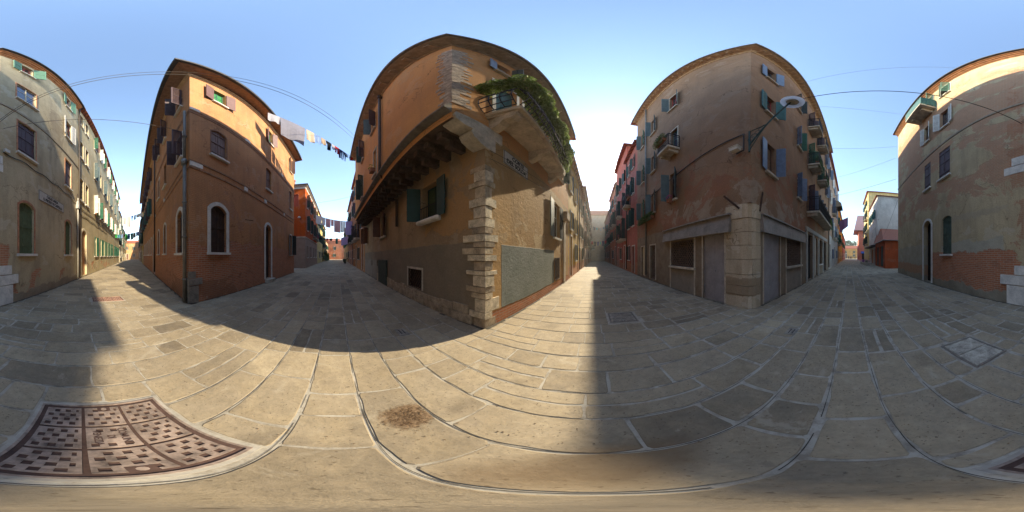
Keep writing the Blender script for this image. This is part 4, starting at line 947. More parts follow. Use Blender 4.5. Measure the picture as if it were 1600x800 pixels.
for i,s0 in enumerate((.4,1.75,4.6,7.2,9.4,12,14.5,17,20,22.5,25,27.5)):
    for j,(z0,z1) in enumerate(R4):
        if i<2: h.win(FA2,s0,s0+.75,z0,z1,'dark',frame=(frame_cream,.1,.02),fm=frame_b,sill=stone_w)
        else: 
            S=[(sh_white,sh_white),(sh_grey,sh_grey),(sh_green,sh_dbrown),None][(i*2+j)%4]
            h.win(FA2,s0,s0+.75,z0,z1,'dark',fm=frame_w,sill=stone_w,frame=(frame_cream,.07,.02),sh=(S[0],100,S[1],120) if S else None)
    if i>1: h.win(FA2,s0+.2,s0+1.0,1.6,3.5,'dark',sill=stone_w,sh=(sh_green,165,sh_green,165) if i!=7 else (sh_green,10,sh_green,10))
h.panel(FA2,0,30,0,16.2,mA2); x0,x1=FA2.at(0),FA2.at(30); y0,y1=(-2.5,-14.5),(-19,-37); h.blank([x0,y0,y1,x1],0,16.2,mA2); h.flat([x0,x1,y1,y0],16.2,mA2); h.finish()
b=MB(); sweep(b,[x1,x0],[(0,15.75),(.05,15.78),(.05,15.86),(.12,15.88),(.12,15.98),(.22,16.02),(.22,16.12),(.32,16.16),(.32,16.25),(0,16.25)]); h.part('cornice',b,cornM)
b=MB(); sweep(b,[x1,x0],[(.3,16.25),(.46,16.27),(.46,16.38),(0,16.45)]); h.part('gutter',b,gutterm); hiproof(h,[x0,x1,y1,y0],16.42,.4,1.6,3)
b=MB(); b.tube([FA2.P(0,.1,16),FA2.P(0,.1,.1)],.06,8); b.tube([FA2.P(-.35,.08,6),FA2.P(-.35,.08,.1)],.05,8); h.part('drainpipe',b,copper,smooth=True); h2_=h
b=MB(); b.tube([FA2.P(-.35,.1,5.7),FA2.P(-.35,.1,.05)],.045,8); hA.part('conduit',b,simple('white_conduit',(.5,.47,.4),.7),smooth=True)
b=MB(); 
for F,s0,s1,z in ((FA,.1,7.3,5.35),(FA2,.2,25,5.2),(FA2,.2,12,4.7)):
    P_=[F.P(s0+(s1-s0)*k/24,.035,z-.05*math.sin(k*1.3)) for k in range(25)]; b.tube(P_,.018,5,caps=False)
hA.part('cable',b,cablem)
b=MB(); fbox(b,FA2,-.5,-.25,0,.2,4.9,5.4); hA.part('junction_box',b,simple('box_grey',(.42,.4,.36),.6)); b=MB(); fbox(b,FA,.12,.34,.02,.12,5.35,5.5); hA.part('wall_box',b,simple('box_white',(.6,.58,.52),.6))
F=Fac(FA2.at(30),227.6,1)
quick(F,0,14,13,mk('cream_render',(.55,.47,.32),15),'cream house standing beyond the long beige house in the laundry street',[(5.2,6.8),(8.4,10),(11,12.2)],[1,3.5,6,8.5,11],shs=((sh_dgreen,sh_dgreen),(sh_white,sh_white)),seed=2,bal=((0,0),))
quick(F,14,34,10.5,mk('yellowish_render',(.52,.40,.22),16),'low yellowish house farthest down the left side of the laundry street',[(4.4,6),(7.6,9)],[1.5,4,6.5,9,12,15,18],seed=3,shs=((sh_green,sh_green),(sh_dbrown,sh_dbrown)))
F=Fac(FBl.at(26),227.6,-1)
quick(F,0,9,11.4,mk('yellow_render',(.58,.42,.17),17),'yellow house just beyond the brick corner house in the laundry street',[(4.8,6.4),(8,9.6)],[1,3.5,6.4],seed=4,shs=((sh_dgreen,sh_dgreen),),bal=((0,0),))
quick(F,9,38,10.6,mk('brownish_render',(.38,.24,.15),18),'long brownish house farthest down the right side of the laundry street',[(4.6,6.2),(7.8,9.4)],[1,3.5,6,9,12,15,18,21,25],seed=5,shs=((sh_dbrown,sh_dbrown),(sh_green,sh_green)))
F=Fac((-58,-49),-44,-1); quick(Fac((-56.5,-47.5),-42.5,1),-9,9,7.5,mk('orange_end_render',(.55,.34,.2),19),'small orange house closing the far end of the laundry street',[(4.4,5.8)],[2,5,8,11,14],seed=6)
# main street, brick-house side
mRed=mk('red_orange_render',(.50,.125,.05),21,layers=[dict(z=(-1,4.1),wob=.03,edge=.01,col=(.36,.285,.235),col2=(.30,.23,.19))])
FR=Fac((-20.43,6.37),-61.6,1); FRs=Fac((-20.43,6.37),208.4,-1)
h=House('row_house','bright red orange house with a grey ground floor and a brick chimney','house',FR.at(0))
for c in (1.2,4.2,7.6,10.4):
    for z0,z1 in ((5.2,7.2),(8.5,10.4)): h.win(FR,c,c+.85,z0,z1,'dark',sill=stone_w,sh=(sh_dgreen,105,sh_dbrown,120),frame=(stone_w,.06,.02))
    h.win(FR,c,c+.8,1.4,3.0,'dark',sill=stone_w)
h.win(FRs,.9,1.7,8.4,10.2,'boards',bm=simple('red_blind_window',(.42,.09,.05),.9),sill=None,frame=(simple('red_trim',(.5,.16,.08),.9),.06,.02))
h.panel(FR,0,13,0,11.5,mRed); h.panel(FRs,0,7,0,11.5,mRed); a=FR.at(0);c_=FR.at(13);d_=(-35,3.5);e_=FRs.at(7); h.blank([c_,d_,e_],0,11.5,mRed); h.flat([a,c_,d_,e_],11.5,mRed); h.finish()
b=MB(); sweep(b,[e_,a,c_],[(0,11.0),(.06,11.05),(.06,11.25),(.3,11.4),(.3,11.5),(0,11.52)]); h.part('cornice',b,frame_w); b=MB(); sweep(b,[e_,a,c_],[(.28,11.5),(.42,11.5),(.42,11.62),(0,11.66)]); h.part('gutter',b,gutterm); hiproof(h,[a,c_,d_,e_],11.62,.4,1.5,2.6)
b=MB(); p=FR.P(3,-2.6,0); b.box(p.x-.45,p.x+.45,p.y-.35,p.y+.35,12,13.7); b.box(p.x-.52,p.x+.52,p.y-.42,p.y+.42,13.7,13.95); h.part('chimney',b,brickframe)
b=MB(); sweep(b,[e_,a,c_],[(0,4.02),(.06,4.04),(.06,4.16),(0,4.18)]); h.part('string_course',b,stone); balcony(h,FR,6.8,11.5,.6,4.75,scroll=False)
quick(FR,13,25,11.6,mk('pale_yellow_render',(.62,.50,.24),22),'pale yellow house adjoining the bright red orange one',[(4.9,6.8),(8.3,10.2)],[1.2,4,7,9.8],seed=7,shs=((sh_dgreen,sh_dgreen),),gd=True)
quick(FR,25,36,10.8,mk('mustard_render',(.50,.38,.14),23),'mustard house with iron balconies above the green bush',[(4.8,6.6),(8,9.8)],[1.2,4.4,8],seed=8,shs=((sh_dgreen,sh_dgreen),),bal=((0,0),(1,0),(0,1)))
quick(FR,36,56,7.2,mk('peach_render',(.52,.36,.24),24),'low peach house farther along behind the bush',[(4.3,5.8)],[1.5,5,9,13,17],seed=9)
quick(Fac((-72,27),28.4,1),-14,14,8.5,mk('brick_pink_render',(.42,.20,.13),25),'brick pink house closing the far end of the shaded main street',[(4.4,6)],[3,7,11,15,19,23],seed=10)
# main street, jettied-house side
mC2=mk('orange_brown_render',(.46,.25,.13),26)
quick(FCl,13.35,25,13.4,mC2,'tall orange brown house next to the jettied corner house',[(4.6,6.3),(7.8,9.5),(10.6,12.2)],[1.2,4,7,9.6],seed=11,shs=((sh_dgreen,sh_dgreen),(sh_dark,sh_dark)),bal=((1,0),(2,0)))
quick(FCl,25,37,12.4,mk('dusty_rose_render',(.44,.25,.18),27),'dusty rose house two doors beyond the jettied house',[(4.8,6.4),(8.6,10.2)],[1.2,4.2,7.2,9.8],seed=12,shs=((sh_dgreen,sh_dgreen),),bal=((0,0),(1,0)))
quick(FCl,37,62,9.8,mk('tan_render',(.46,.33,.21),28),'low tan house at the far right end of the shaded main street',[(4.4,6.2),(7.4,8.9)],[1.5,5,9,13,17,21],seed=13)
# sunny street, left side
mY=mk('golden_render',(.56,.38,.13),30,layers=lowbrick)
FCn=Fac(FCr.at(8.22),30.0,1)
h=quick(FCn,0.03,6.3,9.6,mY,'golden yellow narrow house adjoining the blue grey plinth wall',[(3.6,5.0),(6.6,8.3)],[.8,3.4],seed=14,angs=(170,),shs=((sh_grey,sh_grey),(sh_dgreen,sh_dgreen)))
quick(FCn,6.3,12.8,9.9,mk('peeling_tan_render',(.48,.33,.2),31,layers=lowbrick),'peeling tan house in the left row of the sunny street',[(3.8,5.3),(6.9,8.5)],[.9,3.6],seed=15,angs=(170,160),shs=((sh_dgreen,sh_dgreen),),bal=())
quick(FCn,12.8,24.8,12.2,mk('salmon_render',(.46,.27,.18),32,layers=lowbrick),'taller salmon house in the left row of the sunny street',[(3.9,5.4),(6.9,8.5),(9.8,11.2)],[1,4,7,9.8],seed=16,angs=(165,150),shs=((sh_dbrown,sh_dbrown),(sh_dgreen,sh_dgreen)),bal=((0,0),(2,1)))
quick(FCn,24.8,41,12.4,mk('grey_tan_render',(.40,.31,.23),33,layers=lowbrick),'grey tan house last in the left row of the sunny street',[(3.9,5.4),(6.9,8.5),(9.8,11.2)],[1,4,7,10,13],seed=17,shs=((sh_dbrown,sh_dbrown),))
# sunny street, right side
FP=Fac(FDl.at(10.5),28.6,-1)
quick(FP,0,4.3,13.0,mk('rosy_render',(.46,.19,.15),34,layers=lowbrick),'narrow rosy house adjoining the brown corner house',[(4.4,6),(7.6,9.2),(10.5,12.0)],[1.0,2.8],seed=18,shs=((sh_dgreen,sh_dgreen),),bal=((1,1),),w=.65)
quick(FP,4.3,12.2,15.9,mk('pink_render',(.50,.18,.14),35,layers=lowbrick),'tall pink house whose roof edge meets the sun',[(4.4,6),(7.6,9.2),(10.8,12.4)],[.9,3.2,5.6],seed=19,shs=((sh_dgreen,sh_dgreen),),bal=((0,0),(1,0),(1,1)),w=.7,over=.45)
quick(FP,12.2,22,13.8,mk('coral_render',(.52,.20,.13),36,layers=lowbrick),'coral house behind the tall pink one',[(4.4,6),(7.6,9.2),(10.6,12.2)],[1,3.8,7],seed=20,shs=((sh_dgreen,sh_dgreen),),bal=((1,1),(0,1)))
quick(FP,22,37,11.8,mk('dusty_pink_render',(.42,.2,.16),37,layers=lowbrick),'dusty pink house last in the right row of the sunny street',[(4.2,5.8),(7.4,9)],[1,4,7.5,11],seed=21,shs=((sh_dgreen,sh_dgreen),))
ec=dirv(30.4)*51; FEnd=Fac((ec.x,ec.y),120.4,1)
h=quick(FEnd,-8,8,14.6,mk('pale_brown_render',(.44,.34,.26),38),'wide pale brown building closing the sunny street behind strings of washing',[(3.6,5)],[2,6,10,13.5],seed=22,depth=10,roofrise=2.2,gd=False,pipe=False)
# right end of the main street
FD2=Fac(FDr.at(15.3),118.9,1)
quick(FD2,0,14,15.6,mk('pale_rose_render',(.50,.36,.27),40,layers=[dict(z=(-1,4.2),wob=.03,col=(.5,.47,.42))]),'pale rose house adjoining the brown corner house on the main street',[(5,6.6),(8.6,10.2),(12.2,13.8)],[1,4,7,10.5],seed=23,shs=((sh_blue,sh_blue),(sh_white,sh_white)),bal=((1,0),(1,1),(2,0)))
quick(FD2,14,32,12.2,mk('strong_orange_render',(.60,.27,.07),41),'strong orange house hung with a violet flag',[(4.8,6.4),(8.4,10)],[1,4,7,10.5,14],seed=24,bal=((0,0),))
quick(FD2,32,62,8.6,mk('brick_red_render',(.42,.12,.07),42),'brick red house at the far left of the square beyond',[(4.6,6)],[2,6,10,15,20,25],seed=25)
q=dirv(128.5)*28; FW=Fac((q.x,q.y),118.2,-1); FWs=Fac((q.x,q.y),208.2,1)
h=House('row_house','white rendered house with a big blank side wall and a red tiled annex','house',FW.at(0)); mW=mk('white_render',(.66,.63,.58),43,stainamt=.3)
for c in (2,5,8):
    for z0,z1 in ((5.2,7),(8.6,10.2)): h.win(FW,c,c+.9,z0,z1,'dark',sill=stone_w,sh=(sh_teal,100,sh_teal,120) if z0>8 else None)
h.win(FW,1.5,3.6,.1,3,'void',sill=None); h.win(FW,5,7.5,.1,3,'glass',glass=simple('orange_shop_front',(.4,.17,.04),.7),fm=wood_orange,sill=None)
h.panel(FW,0,11,0,12.4,mW); h.panel(FWs,0,10,0,12.4,mW); a=FW.at(0);c_=FW.at(11);e_=FWs.at(10);d_=(c_[0]+e_[0]-a[0],c_[1]+e_[1]-a[1]); h.blank([c_,d_,e_],0,12.4,mW); h.flat([a,c_,d_,e_],12.4,mW); h.finish()
hiproof(h,[a,c_,d_,e_],12.5,.3,1.6,4)
b=MB(); fbox(b,FW,0,11,0,1.1,3.3,3.5); h.part('shop_canopy',b,wood_dark)
# annex
q=dirv(131.2)*20.8; FX=Fac((q.x,q.y),118.2,-1); FXs=Fac((q.x,q.y),208.2,1); mX=mk('annex_red_render',(.42,.12,.065),44)
h=House('annex','low red annex with a tiled lean-to roof and dark shutters','annex',FX.at(0))
h.win(FX,1.2,3.4,.1,3,'boards',bm=sh_dgreen,sill=None); h.win(FX,4.4,6.6,.1,3,'boards',bm=sh_dgreen,sill=None); h.win(FXs,2.3,5.5,.05,3.2,'void',sill=None)
h.panel(FX,0,7.6,0,3.6,mX); h.panel(FXs,0,8,0,3.6,mX); h.finish()
b=MB(); A=FX.P(-.35,.35,3.6);Bq=FX.P(7.6,.35,3.6);Cq=FX.P(7.6,-8,3.6);Dq=FX.P(-.35,-8,3.6); ri=6.3; T1=FX.P(6.9,-1.0,ri);T2=FX.P(7.5,-8,ri); T1b=FX.P(7.59,-.6,ri)
b.face([A,T1,T2,Dq]); b.face([Bq,T1b,T1,A]); b.face([A,Dq,Cq,Bq])
h.part('roof',b,tiles); b=MB(); b.tube([A,Dq],.06,6); b.tube([A,Bq],.06,6); h.part('gutter',b,zinc)
# yellow tall building behind, pink one with the big roof
q=dirv(125.3)*41; FY=Fac((q.x,q.y),118.2,-1); FYs=Fac((q.x,q.y),208.2,1); mYy=mk('tall_yellow_render',(.62,.52,.28),45)
h=House('row_house','tall pale yellow building rising behind the white house with small balconies','house',FY.at(0))
for c in (2,5,8.5):
    for z0,z1 in ((5,6.8),(8.6,10.4),(12.2,14),(15.4,16.8)): h.win(FY,c,c+.9,z0,z1,'dark',sill=stone_w,sh=(sh_dgreen,110,sh_dgreen,120))
h.panel(FY,0,11,0,18.6,mYy); h.panel(FYs,0,16,0,18.6,mYy); a=FY.at(0);c_=FY.at(11);e_=FYs.at(16);d_=(c_[0]+e_[0]-a[0],c_[1]+e_[1]-a[1]); h.blank([c_,d_,e_],0,18.6,mYy); h.flat([a,c_,d_,e_],18.6,mYy); h.finish(); hiproof(h,[a,c_,d_,e_],18.7,.5,1.2,4)
for z in (4.2,7.8,11.4): balcony(h,FY,1.5,4.2,.8,z,scroll=False)
q=dirv(121.9)*60; FK=Fac((q.x,q.y),208.2,1); mK=mk('rose_pink_render',(.60,.25,.20),46)
h=House('row_house','rose pink house under a broad violet grey roof with a blue awning','house',FK.at(0))
for c in (1.5,4.5):
    for z0,z1 in ((5.5,7),(8.6,10)): h.win(FK,c,c+1,z0,z1,'dark',sill=stone_w,fm=frame_w)
h.win(FK,1.2,3.4,.1,3,'void',sill=None)
h.panel(FK,0,12,0,11.2,mK); a=FK.at(0);e_=FK.at(12);dd=dirv(118.2)*10; d_=(e_[0]+dd.x,e_[1]+dd.y); c_=(a[0]+dd.x,a[1]+dd.y); h.blank([a,c_,d_,e_],0,11.2,mK); h.finish()
b=MB(); hh=[FK.P(-1.8,.9,11.0),FK.P(12,.9,11.0),FK.P(12,-5.5,18.2),FK.P(-.2,-5.5,18.2)]; b.face(hh); b.face([FK.P(-1.8,.9,11.0),FK.P(-.2,-5.5,18.2),FK.P(-1.8,-12,11.0)]); b.face([FK.P(12,-12,11.0),FK.P(-1.8,-12,11.0),FK.P(-.2,-5.5,18.2),FK.P(12,-5.5,18.2)]); b.face([FK.P(-1.8,.9,10.85),FK.P(-1.8,-12,10.85),FK.P(12,-12,10.85),FK.P(12,.9,10.85)])
h.part('roof',b,simple('violet_grey_roof',(.26,.16,.17),.9,var=.12))
aw=thing('awning','small bright blue awning over a shop door of the pink house','awning',FK.P(1.0,0,3.0)); b=MB(); 
for s0 in (1.0,): 
    b.face([FK.P(.8,.02,3.3),FK.P(3.9,.02,3.3),FK.P(3.9,1.3,2.7),FK.P(.8,1.3,2.7)]); b.face([FK.P(.8,1.3,2.7),FK.P(3.9,1.3,2.7),FK.P(3.9,1.3,2.45),FK.P(.8,1.3,2.45)]); b.face([FK.P(.8,.02,3.26),FK.P(.8,1.3,2.66),FK.P(3.9,1.3,2.66),FK.P(3.9,.02,3.26)])
b.xf(lambda p:p-Vector(aw.location)); link('canvas',b.mesh('canvas',simple('blue_canvas',(.02,.10,.42),.8)),aw); [link('arm',(lambda b_:(b_.bar(FK.P(q_,.02,2.6),FK.P(q_,1.25,2.66),.04),b_.xf(lambda p:p-Vector(aw.location)),b_.mesh('arm',iron))[2])(MB()),aw) for q_ in (.8,3.9)]
q=dirv(118.4)*104; quick(Fac((q.x,q.y),208.2,1),-16,16,6.2,mk('ochre_end_render',(.58,.36,.17),47),'low ochre building closing the square beyond the main street',[(3.4,4.8)],[4,9,14,19,24,28],seed=26,roofrise=2)
# ================================================================= washing lines
def cloth(name): return {
 'white':(.50,.50,.55),'cream':(.60,.52,.42),'pale blue':(.30,.42,.66),'black':(.015,.015,.02),'red':(.42,.03,.03),'navy':(.03,.05,.16),'bright white':(.80,.78,.76),'pink':(.80,.56,.56),'lavender':(.58,.50,.72),'teal':(.04,.25,.26),'grey':(.25,.25,.27),'blue':(.08,.16,.42),'green':(.06,.42,.10),'light grey':(.30,.30,.37),'dark grey':(.06,.06,.07),'turquoise':(.12,.40,.48),'beige':(.5,.4,.3)}[name]
def cmat(c):
    nm='cloth_'+c.replace(' ','_'); first=nm not in MC; m=simple(nm,cloth(c),.95,var=.12,scale=4,bump=.1,spec=.1)
    if first:
        n,l=m.node_tree.nodes,m.node_tree.links; p=n['Principled BSDF']; tr=n.new('ShaderNodeBsdfTranslucent'); tr.inputs[0].default_value=(*[min(.95,x*1.3) for x in cloth(c)],1); mx=n.new('ShaderNodeMixShader'); mx.inputs[0].default_value=.4; l.new(p.outputs[0],mx.inputs[1]); l.new(tr.outputs[0],mx.inputs[2]); l.new(mx.outputs[0],n['Material Output'].inputs[0])
    return m
def garment(p,along,w,h,kind,col,label,group,seed=0,thick=.012):
    """a piece hanging down from p (its top left corner), spreading along 'along'"""
    rr=random.Random(seed); n=along.normalized(); nn=Vector((n.y,-n.x,0)).normalized()
    ph=rr.uniform(0,6); b=MB()
    def S(x,z):
        t=-z/h; return n*x+Vector((0,0,z))+nn*(.05*t*math.sin(x/w*9+ph)+.04*t*math.sin(t*3+ph))
    def strip(x0a,x1a,z0,x0b,x1b,z1,nx=5,nz=4):
        for i in range(nx):
            for k in range(nz):
                q=[]
                for (a,c) in ((i,k),(i+1,k),(i+1,k+1),(i,k+1)):
                    t=c/nz; xa=x0a+(x0b-x0a)*t; xb=x1a+(x1b-x1a)*t; q.append(S(xa+(xb-xa)*a/nx,z0+(z1-z0)*t))
                f=nn*thick/2
                b.face([x+f for x in q]); b.face([x-f for x in reversed(q)])
                if k==0: b.face([q[0]+f,q[0]-f,q[1]-f,q[1]+f])
                if k==nz-1: b.face([q[3]-f,q[3]+f,q[2]+f,q[2]-f])
                if i==0: b.face([q[0]-f,q[0]+f,q[3]+f,q[3]-f])
                if i==nx-1: b.face([q[1]+f,q[1]-f,q[2]-f,q[2]+f])
    nm={'sheet':'bed_sheet','towel':'towel','shirt':'shirt','trousers':'trousers','sock':'sock','cloth':'cloth'}[kind]
    if kind=='shirt':
        strip(w*.2,w*.8,0,w*.2,w*.8,-h); strip(0,w*.2,-h*.04,w*.06,w*.2,-h*.42,2,2); strip(w*.8,w,-h*.04,w*.8,w*.94,-h*.42,2,2)
    elif kind=='trousers':
        strip(0,w,0,0,w,-h*.3,4,2); strip(0,w*.46,-h*.3,w*.02,w*.38,-h,3,3); strip(w*.54,w,-h*.3,w*.62,w*.98,-h,3,3)
    elif kind=='sock':
        strip(w*.3,w*.7,0,w*.3,w*.7,-h*.7,2,2); strip(w*.3,w*.7,-h*.7,w*.5,w*1.0,-h,2,1)
    else: strip(0,w,0,w*.02,w*.98,-h,8,6)
    o=link(nm,b.mesh(nm,cmat(col),True),None,p); tag(o,label,{'sheet':'sheet','cloth':'cloth'}.get(kind,kind),group); return o
def line(A,Bp,sag,n=24): return [A+(Bp-A)*(k/n)-Vector((0,0,sag*4*(k/n)*(1-k/n))) for k in range(n+1)]
def cable(A,Bp,sag,r,label,mat=cablem,name='overhead_cable',cat='cable'):
    A=Vector(A);Bp=Vector(Bp); b=MB(); b.tube([p-A for p in line(A,Bp,sag)],r,5); o=link(name,b.mesh(name,mat,True),None,A); return tag(o,label,cat)
ORD=['first','second','third','fourth','fifth','sixth','seventh','eighth','ninth','tenth','eleventh','twelfth','thirteenth','fourteenth','fifteenth','sixteenth','seventeenth','eighteenth']
def washing(A,Bp,sag,items,where,group,start=.0,side='left',r=.006,seed=0):
    A=Vector(A);Bp=Vector(Bp); L=(Bp-A).length; d=(Bp-A); cable(A,Bp,sag,r,'thin washing line %s'%where,cablel,'washing_line','washing line'); x=start
    for i,(kind,col,w,h,gap) in enumerate(items):
        t=x/L; p=A+d*t-Vector((0,0,sag*4*t*(1-t))); t2=min(1,(x+w)/L); p2=A+d*t2-Vector((0,0,sag*4*t2*(1-t2)))
        al=p2-p; o=garment(p,Vector((al.x,al.y,0)),w,h,kind,col,'%s %s, %s from the %s on the line %s'%(col,kind,ORD[i],side,where),group,seed*50+i)
        sl=al.z/max(.01,w); n=Vector((al.x,al.y,0)).normalized()
        for v in o.data.vertices: v.co.z+=sl*Vector((v.co.x,v.co.y,0)).dot(n)
        x+=w+gap
A0=Vector((-8.1,.55,11.45)); B0=Vector((-11.6,8.1,11.1))
washing(A0,B0,.25,[('towel','white',.75,.8,-.02),('sheet','light grey',1.75,1.85,.1),('towel','cream',.66,1.15,.1),('towel','pale blue',.5,.85,.05),('towel','beige',.42,.7,.04),('shirt','black',.6,.9,.06),('towel','white',.32,.55,.02),('trousers','red',.5,.75,.02),('trousers','navy',.48,1.0,.02),('trousers','navy',.42,1.0,.02),('sock','black',.16,.4,.03),('sock','dark grey',.16,.4,.03),('sock','black',.16,.38,.04),('sock','navy',.16,.38,.04),('cloth','red',.3,.35,.02)],'high across the main street','washing on the line from the brick house',.05,'brick house',seed=1)
cable(FBr.P(6.9,.05,11.3),A0,.05,.012,'short washing pole reaching out from the brick house to its line',cablel,'washing_pole','pole')
def mid(F,s,d,z): return F.P(s,d,z)
k_=dict(sheet=1)
washing(FR.P(7,.2,9.0),FCl.P(27,.1,7.9),.4,[('sheet','bright white',1.0,1.5,.06),('towel','bright white',.6,1.4,.05),('sheet','pink',.9,1.6,.05),('towel','pink',.5,1.2,.05),('sheet','pink',1.2,2.2,.05),('towel','bright white',.35,2.1,.05),('towel','bright white',.35,2.0,.05),('sheet','lavender',1.3,2.5,.05),('towel','blue',.5,1.2,.05),('towel','pale blue',.5,.6,.05)],'at the red orange house','pink and white washing over the far main street',.3,'red house',seed=2)
washing(FR.P(13,.2,5.6),FCl.P(33,.1,5.9),.4,[('cloth','black',.5,.4,.2),('towel','dark grey',.6,.5,.1),('towel','red',.5,.5,.2),('cloth','black',.6,.5,.7),('towel','teal',.5,1.2,.7),('sheet','lavender',1.6,1.7,.1)],'at the pale yellow house','washing on the lower line of the main street',.3,'yellow house',seed=3)
FAl=FA2; FBf=Fac(FBl.at(26),227.6,-1)
washing(FA2.P(25,.1,10.2),FBl.P(25.5,.1,10.0),.3,[('sheet','bright white',1.4,1.6,.05),('sheet','bright white',1.3,2.3,.05),('trousers','blue',.6,1.2,.2),('towel','grey',.5,1.0,.1),('sheet','bright white',1.6,.7,.1)],'high over the laundry street','white washing over the laundry street',1.6,'beige house',seed=4)
washing(FA2.P(20,.1,5.7),FBl.P(21,.1,5.8),.25,[('towel','green',.5,.6,.1),('towel','turquoise',.8,.6,.2),('towel','pale blue',.5,.7,.1),('cloth','black',.4,.5,.1),('towel','green',.55,1.1,.05),('towel','blue',.6,1.0,.05),('towel','teal',.6,1.15,.05),('towel','grey',.5,.9,.05),('cloth','pale blue',.9,.7,.1)],'low over the laundry street','coloured washing over the laundry street',.2,'beige house',seed=5)
washing(FCn.P(29.8,.1,9.6),FP.P(27,.1,9.4),.9,[('shirt','dark grey',.6,.8,.15),('cloth','teal',.4,.5,.15),('sock','black',.3,.6,.15),('towel','grey',.5,.8,.15),('cloth','navy',.4,.5,.15),('shirt','dark grey',.6,.9,.15),('towel','teal',.4,.7,.15)],'high over the sunny street','upper washing over the sunny street',.8,'left',seed=6)
washing(FCn.P(27.8,.1,5.2),FP.P(25,.1,5.4),.3,[('cloth','red',.5,.7,.1),('shirt','dark grey',.7,1.1,.1),('towel','navy',.5,1.0,.1),('towel','teal',.4,.8,.1),('trousers','navy',.5,1.1,.1),('shirt','red',.6,.7,.2),('towel','black',.5,.9,.1),('towel','white',.5,.8,.1)],'low over the sunny street','lower washing over the sunny street',.4,'left',seed=7)
# ================================================================= overhead cables
lampP=Vector((3.96,-.60,7.15))
cable(lampP+Vector((.1,-.1,.28)),FE.P(.05,.05,6.85),.10,.013,'dark cable from the street lamp to the ochre corner house')
cable(FE.P(.02,.05,6.9),(-11.45,8.02,13.5),.25,.011,'pale cable sweeping over the brick house to the jettied house',cablel)
cable(FE.P(.06,.05,6.98),(-11.35,8.35,13.65),.25,.009,'second pale cable running just above its twin over the brick house',cablel)
cable(FA.P(.1,.05,6.6),FBl.P(1.25,.03,7.85),.15,.011,'pale cable from the ochre corner to the side of the brick house',cablel)
cable(FDr.P(3.5,.3,15.2),FE.P(2.6,.3,16.2),.4,.008,'thin cable high between the brown house roof and the ochre house',cablel)
cable(FDr.P(5,.3,13.6),FE.P(8.4,.3,15.2),.5,.008,'thin cable from the third floor of the brown house across the street',cablel)
cable(FDr.P(8,.3,11.0),FE.P(12,.3,13.6),.5,.009,'thin cable between the brown house balconies and the ochre house end',cablel)
cable(FDr.P(14.5,.2,8.6),FE.P(12.6,.2,9.6),.3,.012,'slanting cable from the pale rose house to the ochre house end',cablem)
cable(FR.P(2,.1,9.4),FCl.P(20,.1,10.3),.3,.013,'cable crossing the main street before the red orange house',cablel)
cable(FE.P(12.7,.05,7.2),FX.P(1,.1,4.2),.3,.012,'dark cable sloping down to the red annex',cablem)
cable(FD2.P(2,.2,12.6),FE.P(12.7,.2,12.4),.5,.010,'faint cable over the far main street',cablel)
for z,l in ((4.75,'upper'),(4.5,'lower')): cable(FCr.P(.1,.06,z-.6),FCr.P(4.3,.06,z),.05,.006,'%s loose wire looping under the stone balcony'%l,cablem,'wall_wire','wire')
# ================================================================= street lamp
lt=thing('street_lamp','green bracket street lamp with a white ring shade on the brown house corner','street lamp',FDl.P(.03,.03,5.3))
L0=Vector(lt.location); hx=(lampP-L0); d2=Vector((hx.x,hx.y,0)).normalized()
lgm=simple('lamp_green_iron',(.025,.05,.042),.5,.4,var=.3)
b=MB(); b.bar((0,0,-.25),(0,0,.75),.05,.05); b.tube([Vector((0,0,.05)),hx*.45,hx*.97+Vector((0,0,.05))],.028,8); b.tube([Vector((0,0,.72)),hx*.30+Vector((0,0,.22)),hx*.46],.016,6); b.tube([Vector((0,0,-.2)),hx*.46],.016,6)
for k in range(5):
    c=hx*(.05+.08*k)+Vector((0,0,.22-.03*k)); r_=.12-.017*k; b.tube([c+d2*(r_*math.cos(t))+Vector((0,0,r_*math.sin(t))) for t in [j*math.pi/5 for j in range(9)]],.009,5)
link('arm',b.mesh('arm',lgm),lt)
def lathe(b,prof,c,n=28,m=0):
    for k in range(len(prof)-1):
        (r0,z0),(r1,z1)=prof[k],prof[k+1]
        for i in range(n):
            a0,a1=2*math.pi*i/n,2*math.pi*(i+1)/n
            q=[c+Vector((r0*math.cos(a0),r0*math.sin(a0),z0)),c+Vector((r0*math.cos(a1),r0*math.sin(a1),z0)),c+Vector((r1*math.cos(a1),r1*math.sin(a1),z1)),c+Vector((r1*math.cos(a0),r1*math.sin(a0),z1))]
            b.face(q,m)
b=MB(); lathe(b,[(.0,.24),(.07,.23),(.09,.16),(.17,.12),(.2,.05),(.2,.02)],hx); link('lamp_cap',b.mesh('cap',simple('lamp_cap_blue_grey',(.06,.10,.12),.5,.3),True),lt)
shadeM,_n,_l,_p=newmat('opal_shade'); _t=NT(_n,_l); _p.inputs['Base Color'].default_value=(.85,.86,.88,1); _p.inputs['Roughness'].default_value=.3; _tr=_n.new('ShaderNodeBsdfTranslucent'); _tr.inputs[0].default_value=(.9,.9,.92,1); _mx=_n.new('ShaderNodeMixShader'); _mx.inputs[0].default_value=.75; _l.new(_p.outputs[0],_mx.inputs[1]); _l.new(_tr.outputs[0],_mx.inputs[2]); _l.new(_mx.outputs[0],_n['Material Output'].inputs[0])
b=MB(); lathe(b,[(.2,.03),(.29,.02),(.31,-.01),(.30,-.04),(.19,-.05),(.16,-.02)],hx); link('lamp_shade',b.mesh('shade',shadeM,True),lt)
b=MB(); lathe(b,[(.155,.0),(.10,-.03),(.0,-.045)],hx); link('bulb_glass',b.mesh('bulb',simple('frosted_bulb_glass',(.42,.36,.26),.25,var=.2,bump=0),True),lt)
